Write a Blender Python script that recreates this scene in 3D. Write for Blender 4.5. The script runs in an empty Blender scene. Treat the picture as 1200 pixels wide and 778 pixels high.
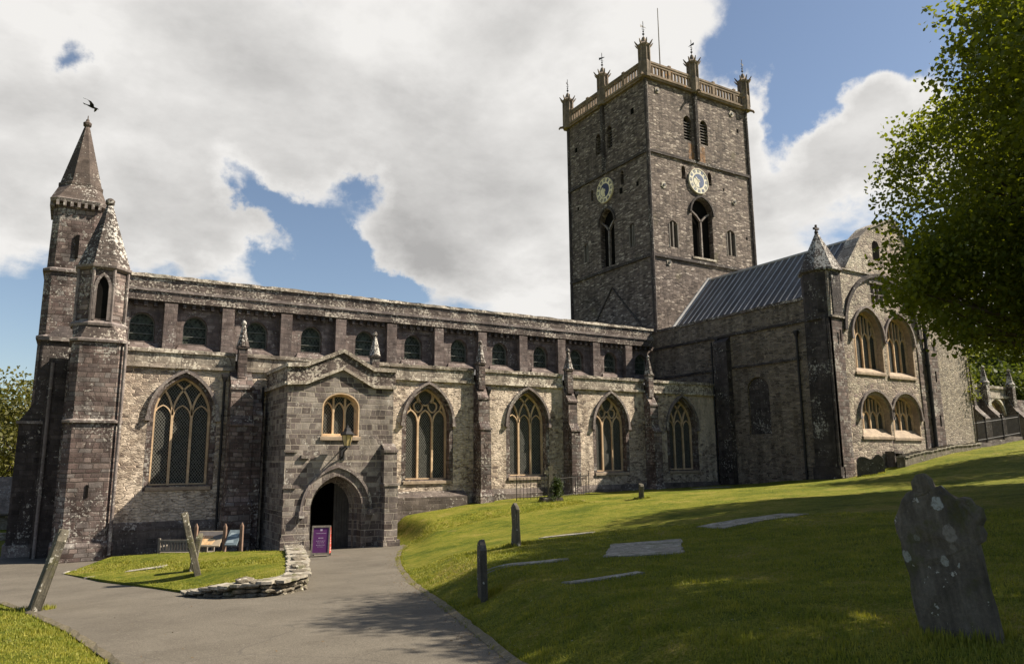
import bpy, bmesh, math, random
import numpy as np
from mathutils import Vector, Matrix, noise as mnoise
from mathutils.geometry import tessellate_polygon

random.seed(7)
RNG = np.random.default_rng(11)
scene = bpy.context.scene
COL = scene.collection
R = math.radians

# ------------------------------------------------------------------ camera
# world: x = east along the nave, y = north, z = up, eye level at z = 0
cam_d = bpy.data.cameras.new("Camera")
cam_d.sensor_width = 36.0
cam_d.lens = 854.7 / 1200 * 36.0
cam_d.clip_start = 0.1
cam_d.clip_end = 4000
cam = bpy.data.objects.new("Camera", cam_d)
COL.objects.link(cam)
yaw, pitch, roll = R(30.9128), R(9.9155), R(-0.465)
Fv = Vector((math.sin(yaw)*math.cos(pitch), math.cos(yaw)*math.cos(pitch), math.sin(pitch)))
rt = Vector((math.cos(yaw), -math.sin(yaw), 0)); up = rt.cross(Fv)
Rv = rt*math.cos(roll) + up*math.sin(roll); Uv = -rt*math.sin(roll) + up*math.cos(roll)
M3 = Matrix((Rv, Uv, -Fv)).transposed()
cam.matrix_world = M3.to_4x4()
scene.camera = cam

# ------------------------------------------------------------------ light
SUN_DIR = Vector((1.0, -0.47, 1.08)).normalized()      # towards the sun
sun_d = bpy.data.lights.new("Sun", 'SUN')
sun_d.energy = 5.0; sun_d.angle = R(0.5); sun_d.color = (1.0, 0.90, 0.75)
sun = bpy.data.objects.new("Sun", sun_d); COL.objects.link(sun)
sun.rotation_euler = SUN_DIR.to_track_quat('Z', 'Y').to_euler()

world = bpy.data.worlds.new("World"); scene.world = world; world.use_nodes = True
SKY_STRENGTH = 0.05
def build_world():
    nt = world.node_tree; N = nt.nodes; Lk = nt.links
    for n in list(N): N.remove(n)
    out = N.new('ShaderNodeOutputWorld'); bg = N.new('ShaderNodeBackground')
    Lk.new(bg.outputs[0], out.inputs[0]); bg.inputs[1].default_value = SKY_STRENGTH
    sky = N.new('ShaderNodeTexSky'); sky.sky_type = 'NISHITA'; sky.sun_disc = False
    sky.sun_elevation = math.asin(SUN_DIR.z); sky.sun_rotation = math.atan2(SUN_DIR.x, SUN_DIR.y)
    sky.air_density = 1.0; sky.dust_density = 0.6; sky.ozone_density = 1.3
    tc = N.new('ShaderNodeTexCoord'); D = tc.outputs['Generated']
    wn = N.new('ShaderNodeTexNoise'); wn.inputs['Scale'].default_value = 7; wn.inputs['Detail'].default_value = 9; wn.inputs['Roughness'].default_value = .6; Lk.new(D, wn.inputs['Vector'])
    w1 = N.new('ShaderNodeVectorMath'); w1.operation = 'SUBTRACT'; Lk.new(wn.outputs['Color'], w1.inputs[0]); w1.inputs[1].default_value = (.5, .5, .5)
    w2 = N.new('ShaderNodeVectorMath'); w2.operation = 'MULTIPLY_ADD'; Lk.new(w1.outputs[0], w2.inputs[0]); w2.inputs[1].default_value = (.17, .17, .17); Lk.new(D, w2.inputs[2])
    w3 = N.new('ShaderNodeVectorMath'); w3.operation = 'NORMALIZE'; Lk.new(w2.outputs[0], w3.inputs[0]); DW = w3.outputs[0]
    def math_(op, a, b=None, c=None, clamp=False):
        m = N.new('ShaderNodeMath'); m.operation = op; m.use_clamp = clamp
        for i, v in enumerate((a, b, c)):
            if v is None: continue
            if isinstance(v, (int, float)): m.inputs[i].default_value = v
            else: Lk.new(v, m.inputs[i])
        return m.outputs[0]
    def dot(c):
        m = N.new('ShaderNodeVectorMath'); m.operation = 'DOT_PRODUCT'; Lk.new(DW, m.inputs[0])
        v = Vector(c).normalized(); m.inputs[1].default_value = v; return m.outputs['Value']
    # cloud-layer coordinates: the direction cut by a flat layer overhead
    sep = N.new('ShaderNodeSeparateXYZ'); Lk.new(D, sep.inputs[0])
    zz = math_('ADD', math_('MAXIMUM', sep.outputs[2], 0.0), 0.28)
    com = N.new('ShaderNodeCombineXYZ')
    Lk.new(math_('DIVIDE', sep.outputs[0], zz), com.inputs[0]); Lk.new(math_('DIVIDE', sep.outputs[1], zz), com.inputs[1])
    com.inputs[2].default_value = 3.1
    def noise(scale, detail=8, rough=.55, vec=None, dist=0.0):
        n = N.new('ShaderNodeTexNoise'); n.inputs['Scale'].default_value = scale
        n.inputs['Detail'].default_value = detail; n.inputs['Roughness'].default_value = rough
        n.inputs['Distortion'].default_value = dist
        Lk.new(vec or com.outputs[0], n.inputs['Vector']); return n.outputs['Fac']
    n1 = noise(1.9, 9, .56, None, .25); n2 = noise(6.0, 8, .6)
    def blobs(lst):
        acc = None
        for (c, k, w) in lst:
            # angular gaussian: exp(-k (1-dot))
            g = math_('MULTIPLY', math_('EXPONENT', math_('MULTIPLY', math_('SUBTRACT', dot(c), 1.0), k)), w)
            acc = g if acc is None else math_('ADD', acc, g)
        return acc
    blue = blobs(BLUE); white = blobs(WHITE)
    cov = math_('ADD', math_('MULTIPLY', math_('SUBTRACT', n1, .5), 2.0), math_('MULTIPLY', math_('SUBTRACT', n2, .5), 1.1))
    # the cloud bank lies to the north; behind the viewer the sky is clear
    bank = math_('MULTIPLY', math_('SUBTRACT', dot((.42, .86, .3)), .68), 3.2)
    bank = math_('MINIMUM', bank, .62)
    cov = math_('ADD', cov, bank)
    cov = math_('ADD', math_('SUBTRACT', cov, blue), white)
    mr = N.new('ShaderNodeMapRange'); mr.interpolation_type = 'SMOOTHSTEP'
    Lk.new(cov, mr.inputs[0]); mr.inputs[1].default_value = -.05; mr.inputs[2].default_value = .5
    mask = mr.outputs[0]
    # cloud tone: thick middles greyer, edges white
    off = N.new('ShaderNodeVectorMath'); off.operation = 'ADD'; Lk.new(com.outputs[0], off.inputs[0]); off.inputs[1].default_value = (.14, -.10, 0)
    n3 = noise(2.2, 7, .58, None, .4)
    n4 = math_('ADD', math_('MULTIPLY', math_('SUBTRACT', noise(2.6, 8, .58), noise(2.6, 8, .58, off.outputs[0])), 1.6), .5)
    tone = math_('ADD', math_('MULTIPLY', n3, 1.0), math_('MULTIPLY', n4, .6))
    tone = math_('ADD', tone, math_('MULTIPLY', blobs(GREY), -.3))
    tone = math_('SUBTRACT', math_('ADD', tone, .33), math_('MULTIPLY', math_('MINIMUM', math_('MAXIMUM', cov, 0.0), 1.1), .34))
    mr2 = N.new('ShaderNodeMapRange'); Lk.new(tone, mr2.inputs[0])
    mr2.inputs[1].default_value = .30; mr2.inputs[2].default_value = .98
    ramp = N.new('ShaderNodeValToRGB'); Lk.new(mr2.outputs[0], ramp.inputs[0])
    e = ramp.color_ramp.elements
    k = CLOUD_GAIN / SKY_STRENGTH
    e[0].position = 0; e[0].color = (.50*k, .49*k, .48*k, 1)
    e[1].position = 1; e[1].color = (1.0*k, .98*k, .95*k, 1)
    hsv = N.new('ShaderNodeHueSaturation'); hsv.inputs['Saturation'].default_value = .92
    hsv.inputs['Value'].default_value = SKY_GAIN
    Lk.new(sky.outputs[0], hsv.inputs['Color'])
    mix = N.new('ShaderNodeMix'); mix.data_type = 'RGBA'
    Lk.new(mask, mix.inputs[0]); Lk.new(hsv.outputs[0], mix.inputs[6]); Lk.new(ramp.outputs[0], mix.inputs[7])
    Lk.new(mix.outputs[2], bg.inputs[0])
CLOUD_GAIN = 0.41; SKY_GAIN = 1.12
# gaps of blue in the bank, and firmer banks of cloud: (direction, sharpness, weight)
BLUE = [((-.060,.992,.108),90,.9),((-.067,.979,.193),300,.7),((.06,.96,.215),900,.5),((.14,.955,.222),1500,.9),((.22,.94,.228),1500,1.1),((.086,.964,.19),600,.5),
        ((.30,.925,.232),900,1.1),((.36,.905,.22),1200,1.0),((.451,.867,.205),900,.4),
        ((.140,.915,.378),3500,.8),((.165,.920,.352),2600,1.1),((.195,.922,.330),2800,1.1),((.23,.922,.308),2800,1.1),((.262,.919,.290),1800,1.1),((.295,.914,.272),1800,1.1),((.332,.910,.248),2500,.8),((.365,.902,.228),2500,.7),
        ((.262,.896,.352),3500,.7),((.285,.892,.342),3500,.7),((.31,.888,.335),3000,.65),((-.030,.895,.445),3000,.95),
        ((.646,.580,.496),1200,.7),((.707,.490,.511),160,1.1),((.765,.412,.496),150,.9),((.82,.385,.46),200,.6),((.682,.531,.503),500,.5),
        ((.739,.535,.409),1500,.6),((.75,.558,.355),700,.75),((.805,.51,.30),250,.8),((.735,.52,.435),900,.7)]
WHITE = [((.15,.945,.29),250,.6),((.0,.94,.33),60,.45),((.40,.87,.32),150,.5),((.772,.49,.40),500,.9),((.795,.46,.385),500,1.0),((.775,.52,.36),600,.8),((.66,.57,.47),1500,.6),((.72,.61,.36),500,.7),((.70,.56,.43),500,.5),((.46,.79,.40),60,.5),((.891,.435,.130),200,.5),((.70,.59,.41),900,.35),((.2,.88,.42),100,.3)]
GREY = [((.0,.93,.30),60,.3),((.38,.85,.37),60,.45),((.47,.83,.28),100,.3),((.1,.88,.46),60,.3)]
build_world()

scene.view_settings.view_transform = 'Standard'; scene.view_settings.look = 'None'
scene.view_settings.exposure = 1.12; scene.view_settings.gamma = 1.0
scene.view_settings.use_curve_mapping = False
scene.render.engine = 'CYCLES'
scene.cycles.max_bounces = 7; scene.cycles.diffuse_bounces = 4; scene.cycles.glossy_bounces = 2
scene.cycles.transmission_bounces = 3; scene.cycles.transparent_max_bounces = 6
scene.cycles.use_denoising = True
try: scene.cycles.denoiser = 'OPENIMAGEDENOISE'
except Exception: pass

# ------------------------------------------------------------------ object helpers
BASE = {}
def tag(o, label=None, cat=None, group=None, kind=None):
    if label: o['label'] = label
    if cat: o['category'] = cat
    if group: o['group'] = group
    if kind: o['kind'] = kind
    return o
def empty(name, loc, label, cat, group=None, rot=(0, 0, 0)):
    o = bpy.data.objects.new(name, None); o.empty_display_size = .3; COL.objects.link(o)
    o.location = loc; o.rotation_euler = rot
    BASE[o.name] = Vector(loc)
    return tag(o, label, cat, group)
def local_root(name, loc, label, cat, group=None, rot=(0, 0, 0)):
    """an Empty whose parts are built in its own local coordinates"""
    o = empty(name, loc, label, cat, group, rot); BASE[o.name] = Vector((0, 0, 0)); return o
AUTOSPLIT = {'tracery', 'hood_mould', 'plinth', 'string_course', 'sloping_sill', 'porch_buttress', 'mullion', 'coping', 'aisle_parapet', 'tie_plate', 'tie_bolt', 'putlog_hole', 'corner_shaft', 'slit_window', 'quoin', 'chapel_parapet', 'roof_scar', 'porch_parapet', 'nave_wall', 'transept_wall', 'nave_parapet', 'flashing'}
class MB:
    def __init__(s): s.v = []; s.f = []
    def add(s, vs, fs):
        n = len(s.v); s.v += [tuple(p) for p in vs]; s.f += [tuple(i+n for i in f) for f in fs]; return s
    def box(s, x0, x1, y0, y1, z0, z1):
        return s.add([(x0,y0,z0),(x1,y0,z0),(x1,y1,z0),(x0,y1,z0),(x0,y0,z1),(x1,y0,z1),(x1,y1,z1),(x0,y1,z1)],
                     [(3,2,1,0),(4,5,6,7),(0,1,5,4),(1,2,6,5),(2,3,7,6),(3,0,4,7)])
    def rough(s, x0, x1, y0, y1, z0, z1, step=.35, j=.015, seed=0):
        """a long box along x or y cut in lengths with knocked edges"""
        alongx = (x1-x0) >= (y1-y0); L = (x1-x0) if alongx else (y1-y0); n = max(1, int(L/step)); rr = random.Random(seed*7+int(L*100))
        rings = []
        for i in range(n+1):
            t = i/n; ring = []
            for (a, z) in ((0, z0), (1, z0), (1, z1), (0, z1)):
                if alongx: p = [x0+L*t, y0 if a == 0 else y1, z]
                else: p = [x0 if a == 0 else x1, y0+L*t, z]
                if 0 < i < n:
                    k = 1 if z == z1 else .4
                    p[1 if alongx else 0] += rr.uniform(-j, j)*k; p[2] += rr.uniform(-j, j)*k
                ring.append(p)
            rings.append(ring)
        vs = [p for r_ in rings for p in r_]; fs = []
        for i in range(n):
            for k in range(4): fs.append((i*4+k, i*4+(k+1) % 4, i*4+4+(k+1) % 4, i*4+4+k))
        fs += [(3,2,1,0), (n*4, n*4+1, n*4+2, n*4+3)]
        return s.add(vs, fs)
    def loft(s, rings, cap=True):
        n = len(rings[0]); vs = [p for r_ in rings for p in r_]; fs = []
        for i in range(len(rings)-1):
            for k in range(n): fs.append((i*n+k, i*n+(k+1) % n, (i+1)*n+(k+1) % n, (i+1)*n+k))
        if cap: fs += [tuple(range(n-1, -1, -1)), tuple((len(rings)-1)*n+k for k in range(n))]
        return s.add(vs, fs)
    def lathe(s, cx, cy, prof, n=8, ph=0.0, sx=1, sy=1):
        return s.loft([[(cx+sx*r_*math.cos(ph+2*math.pi*k/n), cy+sy*r_*math.sin(ph+2*math.pi*k/n), z) for k in range(n)] for r_, z in prof])
    def tube(s, pts, r, n=6, r2=None):
        pts = [Vector(p) for p in pts]; rings = []
        for i, p in enumerate(pts):
            d = (pts[min(i+1, len(pts)-1)]-pts[max(i-1, 0)]).normalized()
            a = d.orthogonal().normalized() if abs(d.z) > .9 else d.cross(Vector((0, 0, 1))).normalized(); b = d.cross(a)
            t = i/max(1, len(pts)-1); rr = r if r2 is None else r+(r2-r)*t
            if isinstance(r, (list, tuple)): rr = r[i]
            rings.append([tuple(p+a*rr*math.cos(2*math.pi*k/n)+b*rr*math.sin(2*math.pi*k/n)) for k in range(n)])
        return s.loft(rings)
    def ico(s, c, r, sub=1, sc=(1, 1, 1), j=0.0):
        bm = bmesh.new(); bmesh.ops.create_icosphere(bm, subdivisions=sub, radius=1)
        vs = []
        for v in bm.verts:
            q = v.co*(1+random.uniform(-j, j)); vs.append((c[0]+q.x*r*sc[0], c[1]+q.y*r*sc[1], c[2]+q.z*r*sc[2]))
        bm.verts.index_update()
        fs = [tuple(v.index for v in f.verts) for f in bm.faces]; bm.free()
        return s.add(vs, fs)
    def islands(s):
        n = len(s.v); par = list(range(n))
        def fd(a):
            while par[a] != a: par[a] = par[par[a]]; a = par[a]
            return a
        for f in s.f:
            for q in f[1:]:
                a, b = fd(f[0]), fd(q)
                if a != b: par[a] = b
        g = {}
        for f in s.f: g.setdefault(fd(f[0]), []).append(f)
        it = []
        for fs in g.values():
            vs = {i for f in fs for i in f}; c = [s.v[i] for i in vs]
            it.append([[min(p[k] for p in c)-.03 for k in range(3)], [max(p[k] for p in c)+.03 for k in range(3)], fs])
        ch = True
        while ch:           # touching pieces belong together
            ch = False; out = []
            for a in it:
                for b in out:
                    if all(a[0][k] <= b[1][k] and b[0][k] <= a[1][k] for k in range(3)):
                        b[0] = [min(a[0][k], b[0][k]) for k in range(3)]; b[1] = [max(a[1][k], b[1][k]) for k in range(3)]; b[2] = b[2]+a[2]; ch = True; break
                else: out.append(a)
            it = out
        res = []
        for a in it:
            m = MB(); mp = {}
            for f in a[2]:
                for i in f:
                    if i not in mp: mp[i] = len(m.v); m.v.append(s.v[i])
                m.f.append(tuple(mp[i] for i in f))
            res.append(m)
        return res
    def build(s, name, mat, parent=None, smooth=False, label=None, xf=None):
        if name in AUTOSPLIT and parent is not None:
            o = None
            for m in s.islands(): o = m.build1(name, mat, parent, smooth, label, xf)
            return o
        return s.build1(name, mat, parent, smooth, label, xf)
    def build1(s, name, mat, parent=None, smooth=False, label=None, xf=None):
        me = bpy.data.meshes.new(name); b = Vector((0, 0, 0))
        if parent is not None: b = BASE[parent.name]
        vs = s.v if xf is None else [tuple(xf @ Vector(p)) for p in s.v]
        me.from_pydata([(x-b.x, y-b.y, z-b.z) for x, y, z in vs], [], s.f)
        bm = bmesh.new(); bm.from_mesh(me); bmesh.ops.recalc_face_normals(bm, faces=bm.faces); bm.to_mesh(me); bm.free()
        for m in (mat if isinstance(mat, (list, tuple)) else [mat]): me.materials.append(m)
        if smooth: me.polygons.foreach_set('use_smooth', [True]*len(me.polygons))
        o = bpy.data.objects.new(name, me); COL.objects.link(o)
        if parent is not None: o.parent = parent; BASE[o.name] = b
        else: BASE[o.name] = Vector((0, 0, 0))
        if label: o['label'] = label
        return o

# ---- flat frames: u along the wall, z up, d = depth into the wall
def south(y): return lambda u, z, d: (u, y+d, z)
def west(x): return lambda u, z, d: (x+d, u, z)

def arch(u0, u1, zs, zsp, zap, n=10):
    """closed outline: sill, jambs, pointed (or round/flat) head"""
    w = u1-u0; h = zap-zsp; pts = [(u0, zs), (u1, zs)]; hd = []
    if h >= w*.5:
        r = (w*w/4+h*h)/w
        a1 = math.asin(min(1, h/r)); a1 = a1 if r >= w/2 and (w/2 <= r) else math.pi-a1
        for i in range(n+1):
            a = a1*i/n; hd.append((u1-r+r*math.cos(a), zsp+r*math.sin(a)))
        hd2 = [(u0+u1-u, z) for u, z in hd[:-1]][::-1]; pts += hd+hd2
    else:
        for i in range(2*n+1):
            a = math.pi*i/(2*n); pts.append(((u0+u1)/2+w/2*math.cos(a), zsp+h*math.sin(a)))
    return pts
def head(u0, u1, zsp, zap, n=10):
    return arch(u0, u1, zsp-1, zsp, zap, n)[2:]
def area2(p): return sum(p[i][0]*p[(i+1) % len(p)][1]-p[(i+1) % len(p)][0]*p[i][1] for i in range(len(p)))
def wall(mb, tf, outline, holes=(), reveal=.5, thick=None):
    if area2(outline) < 0: outline = outline[::-1]
    hs = [h if area2(h) < 0 else h[::-1] for h in holes]
    loops = [outline]+hs; allp = [p for l in loops for p in l]
    tri = tessellate_polygon([[Vector((u, z, 0)) for u, z in l] for l in loops])
    mb.add([tf(u, z, 0) for u, z in allp], [tuple(t) for t in tri])
    for h in hs:
        n = len(h)
        mb.add([tf(u, z, 0) for u, z in h]+[tf(u, z, reveal) for u, z in h], [(i, (i+1) % n, n+(i+1) % n, n+i) for i in range(n)])
    if thick:
        n = len(outline)
        mb.add([tf(u, z, 0) for u, z in outline]+[tf(u, z, thick) for u, z in outline],
               [(i, (i+1) % n, n+(i+1) % n, n+i) for i in range(n)]+[tuple(range(n, 2*n))])
    return mb
def plate(mb, tf, poly, d, thick=0):
    n = len(poly)
    if thick:
        mb.add([tf(u, z, d) for u, z in poly]+[tf(u, z, d+thick) for u, z in poly],
               [tuple(range(n)), tuple(range(2*n-1, n-1, -1))]+[(i, (i+1) % n, n+(i+1) % n, n+i) for i in range(n)])
    else: mb.add([tf(u, z, d) for u, z in poly], [tuple(range(n))])
    return mb
def band(mb, tf, pts, w, d0, d1, closed=False):
    """a square-section bar following pts in the wall plane, from depth d0 to d1"""
    n = len(pts); L = []; Rr = []
    for i in range(n):
        if closed: a = pts[(i-1) % n]; b = pts[(i+1) % n]
        else: a = pts[max(i-1, 0)]; b = pts[min(i+1, n-1)]
        dx, dz = b[0]-a[0], b[1]-a[1]; l = math.hypot(dx, dz) or 1; nx, nz = -dz/l, dx/l
        k = 1.0
        p = pts[i]; L.append((p[0]+nx*w/2*k, p[1]+nz*w/2*k)); Rr.append((p[0]-nx*w/2*k, p[1]-nz*w/2*k))
    vs = []; fs = []
    for i in range(n):
        vs += [tf(*L[i], d0), tf(*Rr[i], d0), tf(*Rr[i], d1), tf(*L[i], d1)]
    m = n if closed else n-1
    for i in range(m):
        a = i*4; b = ((i+1) % n)*4
        for k in range(4): fs.append((a+k, a+(k+1) % 4, b+(k+1) % 4, b+k))
    if not closed: fs += [(0, 1, 2, 3), ((n-1)*4+3, (n-1)*4+2, (n-1)*4+1, (n-1)*4)]
    mb.add(vs, fs); return mb
def ring(mb, tf, inner, outer, d):
    n = len(inner)
    mb.add([tf(u, z, d) for u, z in inner]+[tf(u, z, d) for u, z in outer], [(i, (i+1) % n, n+(i+1) % n, n+i) for i in range(n)])
    return mb
def offset_poly(p, w):
    n = len(p); s = 1 if area2(p) > 0 else -1; out = []
    for i in range(n):
        a = p[i-1]; b = p[i]; c = p[(i+1) % n]
        def nn(q, r_):
            dx, dz = r_[0]-q[0], r_[1]-q[1]; l = math.hypot(dx, dz) or 1e-6; return (dz/l*s, -dx/l*s)
        n1 = nn(a, b); n2 = nn(b, c); mx, mz = n1[0]+n2[0], n1[1]+n2[1]; l2 = max(.5, (mx*mx+mz*mz)/2)
        out.append((b[0]+mx*w/l2*1.0, b[1]+mz*w/l2*1.0))
    return out

# ------------------------------------------------------------------ materials
class NT:
    def __init__(s, name):
        s.m = bpy.data.materials.new(name); s.m.use_nodes = True; s.t = s.m.node_tree
        s.b = s.t.nodes['Principled BSDF']; s.b.inputs['Roughness'].default_value = .85
        s.b.inputs['Specular IOR Level'].default_value = .25
        s.out = s.t.nodes['Material Output']
    def n(s, typ, **kw):
        x = s.t.nodes.new(typ)
        for k, v in kw.items():
            if k.startswith('_'): setattr(x, k[1:], v)
            else:
                key = k.replace('__', ' '); x.inputs[key].default_value = v
        return x
    def l(s, a, b): s.t.links.new(a, b)
    def mth(s, op, a, b=None, c=None, clamp=False):
        m = s.n('ShaderNodeMath', _operation=op); m.use_clamp = clamp
        for i, v in enumerate((a, b, c)):
            if v is None: continue
            if isinstance(v, (int, float)): m.inputs[i].default_value = v
            else: s.l(v, m.inputs[i])
        return m.outputs[0]
    def rng(s, v, a, b, c=0., d=1., smooth=True):
        m = s.n('ShaderNodeMapRange'); m.interpolation_type = 'SMOOTHSTEP' if smooth else 'LINEAR'
        s.l(v, m.inputs[0])
        for i, q in enumerate((a, b, c, d)): m.inputs[i+1].default_value = q
        return m.outputs[0]
    def mix(s, f, a, b, bt='MIX'):
        m = s.n('ShaderNodeMix'); m.data_type = 'RGBA'; m.blend_type = bt
        for i, v in ((0, f), (6, a), (7, b)):
            if isinstance(v, (int, float)): m.inputs[i].default_value = v
            elif isinstance(v, (tuple, list)): m.inputs[i].default_value = (*v[:3], 1)
            else: s.l(v, m.inputs[i])
        return m.outputs[2]
    def noise(s, vec, scale, detail=4, rough=.6, dist=0, out='Fac'):
        x = s.n('ShaderNodeTexNoise'); x.inputs['Scale'].default_value = scale; x.inputs['Detail'].default_value = detail
        x.inputs['Roughness'].default_value = rough; x.inputs['Distortion'].default_value = dist
        if vec is not None: s.l(vec, x.inputs['Vector'])
        return x.outputs[out]
    def ramp(s, f, stops, const=False):
        r_ = s.n('ShaderNodeValToRGB'); s.l(f, r_.inputs[0]); cr = r_.color_ramp
        if const: cr.interpolation = 'CONSTANT'
        while len(cr.elements) < len(stops): cr.elements.new(.5)
        for e, (p, c) in zip(cr.elements, stops): e.position = p; e.color = (*c, 1)
        return r_.outputs[0]
    def bump(s, h, strength=.5, dist=.03):
        b = s.n('ShaderNodeBump'); b.inputs['Strength'].default_value = strength; b.inputs['Distance'].default_value = dist
        s.l(h, b.inputs['Height']); s.l(b.outputs[0], s.b.inputs['Normal'])
    def color(s, c): s.l(c, s.b.inputs['Base Color'])
    def wallvec(s, obj=False):
        """(along, up, 0) coordinates for any upright face"""
        if obj: P = s.n('ShaderNodeTexCoord').outputs['Object']
        else: P = s.n('ShaderNodeNewGeometry').outputs['Position']
        Ng = s.n('ShaderNodeNewGeometry').outputs['True Normal']
        sp = s.n('ShaderNodeSeparateXYZ'); s.l(P, sp.inputs[0]); sn = s.n('ShaderNodeSeparateXYZ'); s.l(Ng, sn.inputs[0])
        ax = s.mth('ABSOLUTE', sn.outputs[0]); ay = s.mth('ABSOLUTE', sn.outputs[1]); az = s.mth('ABSOLUTE', sn.outputs[2])
        f = s.mth('GREATER_THAN', ax, ay); fz = s.mth('GREATER_THAN', az, .75)
        u = s.mth('ADD', s.mth('MULTIPLY', sp.outputs[0], s.mth('SUBTRACT', 1, f)), s.mth('MULTIPLY', s.mth('ADD', sp.outputs[1], 3.37), f))
        v = s.mth('ADD', s.mth('MULTIPLY', sp.outputs[2], s.mth('SUBTRACT', 1, fz)), s.mth('MULTIPLY', sp.outputs[1], fz))
        c = s.n('ShaderNodeCombineXYZ'); s.l(u, c.inputs[0]); s.l(v, c.inputs[1])
        return c.outputs[0], P, sp
def vadd(t, a, b):
    m = t.n('ShaderNodeVectorMath', _operation='ADD'); t.l(a, m.inputs[0]); t.l(b, m.inputs[1]); return m.outputs[0]
def vmul(t, a, v):
    m = t.n('ShaderNodeVectorMath', _operation='MULTIPLY'); t.l(a, m.inputs[0]); m.inputs[1].default_value = v; return m.outputs[0]
def wobble(t, P, vec, amt, sc):
    n = t.noise(P, sc, 2, .5, 0, 'Color'); s = t.n('ShaderNodeVectorMath', _operation='SUBTRACT'); t.l(n, s.inputs[0]); s.inputs[1].default_value = (.5, .5, .5)
    return vadd(t, vec, vmul(t, s.outputs[0], (amt, amt, 0)))

def ashlar(name, cols, mortar, bw=.48, bh=.235, ms=.018, lichen=.3, lcol=(.43, .40, .35), bump=.6, dark=.5, obj=False, stain=None):
    t = NT(name); vec, P, sp = t.wallvec(obj)
    zc = t.n('ShaderNodeCombineXYZ'); t.l(t.mth('MULTIPLY', sp.outputs[2], 1.0), zc.inputs[2])
    zn = t.mth('MULTIPLY', t.mth('SUBTRACT', t.noise(zc.outputs[0], 1.7, 3, .6), .5), bh*2.6)      # uneven course heights
    un = t.mth('MULTIPLY', t.noise(P, .55, 1, .5), bw*2.2)
    cz = t.n('ShaderNodeCombineXYZ'); t.l(zn, cz.inputs[1]); t.l(un, cz.inputs[0])
    v2 = vadd(t, wobble(t, P, vec, .06, 1.6), cz.outputs[0])
    # uneven course heights
    rowz = t.n('ShaderNodeCombineXYZ'); t.l(t.mth('FLOOR', t.mth('DIVIDE', sp.outputs[2], bh*6)), rowz.inputs[2])
    b = t.n('ShaderNodeTexBrick', _offset=.43, _offset_frequency=2, _squash=.62, _squash_frequency=3)
    t.l(v2, b.inputs['Vector']); b.inputs['Color1'].default_value = (0, 0, 0, 1); b.inputs['Color2'].default_value = (1, 1, 1, 1); b.inputs['Mortar'].default_value = (.5, .5, .5, 1)
    b.inputs['Scale'].default_value = 1; b.inputs['Brick Width'].default_value = bw; b.inputs['Row Height'].default_value = bh
    b.inputs['Mortar Size'].default_value = ms; b.inputs['Mortar Smooth'].default_value = .6; b.inputs['Bias'].default_value = 0
    c = t.ramp(b.outputs['Color'], [(i/(len(cols)-1), q) for i, q in enumerate(cols)])
    fine = t.noise(P, 14, 5, .7); mid = t.noise(P, 2.2, 4, .6); big = t.noise(P, .35, 4, .6)
    c = t.mix(t.rng(mid, .3, .75), c, t.mix(1, c, (.55, .55, .55), 'MULTIPLY'))
    c = t.mix(t.rng(fine, .35, .8, 0, .6), c, t.mix(1, c, (1.6, 1.6, 1.55), 'MULTIPLY'))
    c = t.mix(b.outputs['Fac'], c, mortar)
    sv = t.noise(vmul(t, P, (1.5, 1.5, .25)), 1.1, 5, .65)      # rain streaks and dirt
    c = t.mix(t.mth('MULTIPLY', t.rng(t.mth('MULTIPLY', sv, t.mth('ADD', big, .5)), .42, .66), dark), c, t.mix(1, c, (.35, .34, .34), 'MULTIPLY'))
    pit = t.noise(P, 26, 4, .75); c = t.mix(t.rng(pit, .40, .33, 0, .75), c, t.mix(1, c, (.25, .24, .23), 'MULTIPLY')); c = t.mix(t.rng(pit, .66, .72, 0, .7), c, tuple(q*.85 for q in lcol))
    ln = t.noise(P, 8.5, 6, .70); lb = t.noise(P, .9, 3, .5)
    lm = t.rng(t.mth('ADD', ln, t.mth('MULTIPLY', t.mth('SUBTRACT', lb, .5), .5)), .66-lichen*.25, .72-lichen*.25)
    c = t.mix(t.mth('MULTIPLY', lm, .85), c, lcol)
    if stain: c = stain(t, sp, P, c)
    t.color(c)
    h = t.mth('ADD', t.mth('MULTIPLY', b.outputs['Fac'], -.8), t.mth('ADD', t.mth('MULTIPLY', fine, .5), t.mth('MULTIPLY', t.noise(P, 40, 3, .6), .25)))
    h = t.mth('ADD', h, t.mth('MULTIPLY', b.outputs['Color'], .5))
    t.bump(h, bump, .035); return t.m

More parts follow.
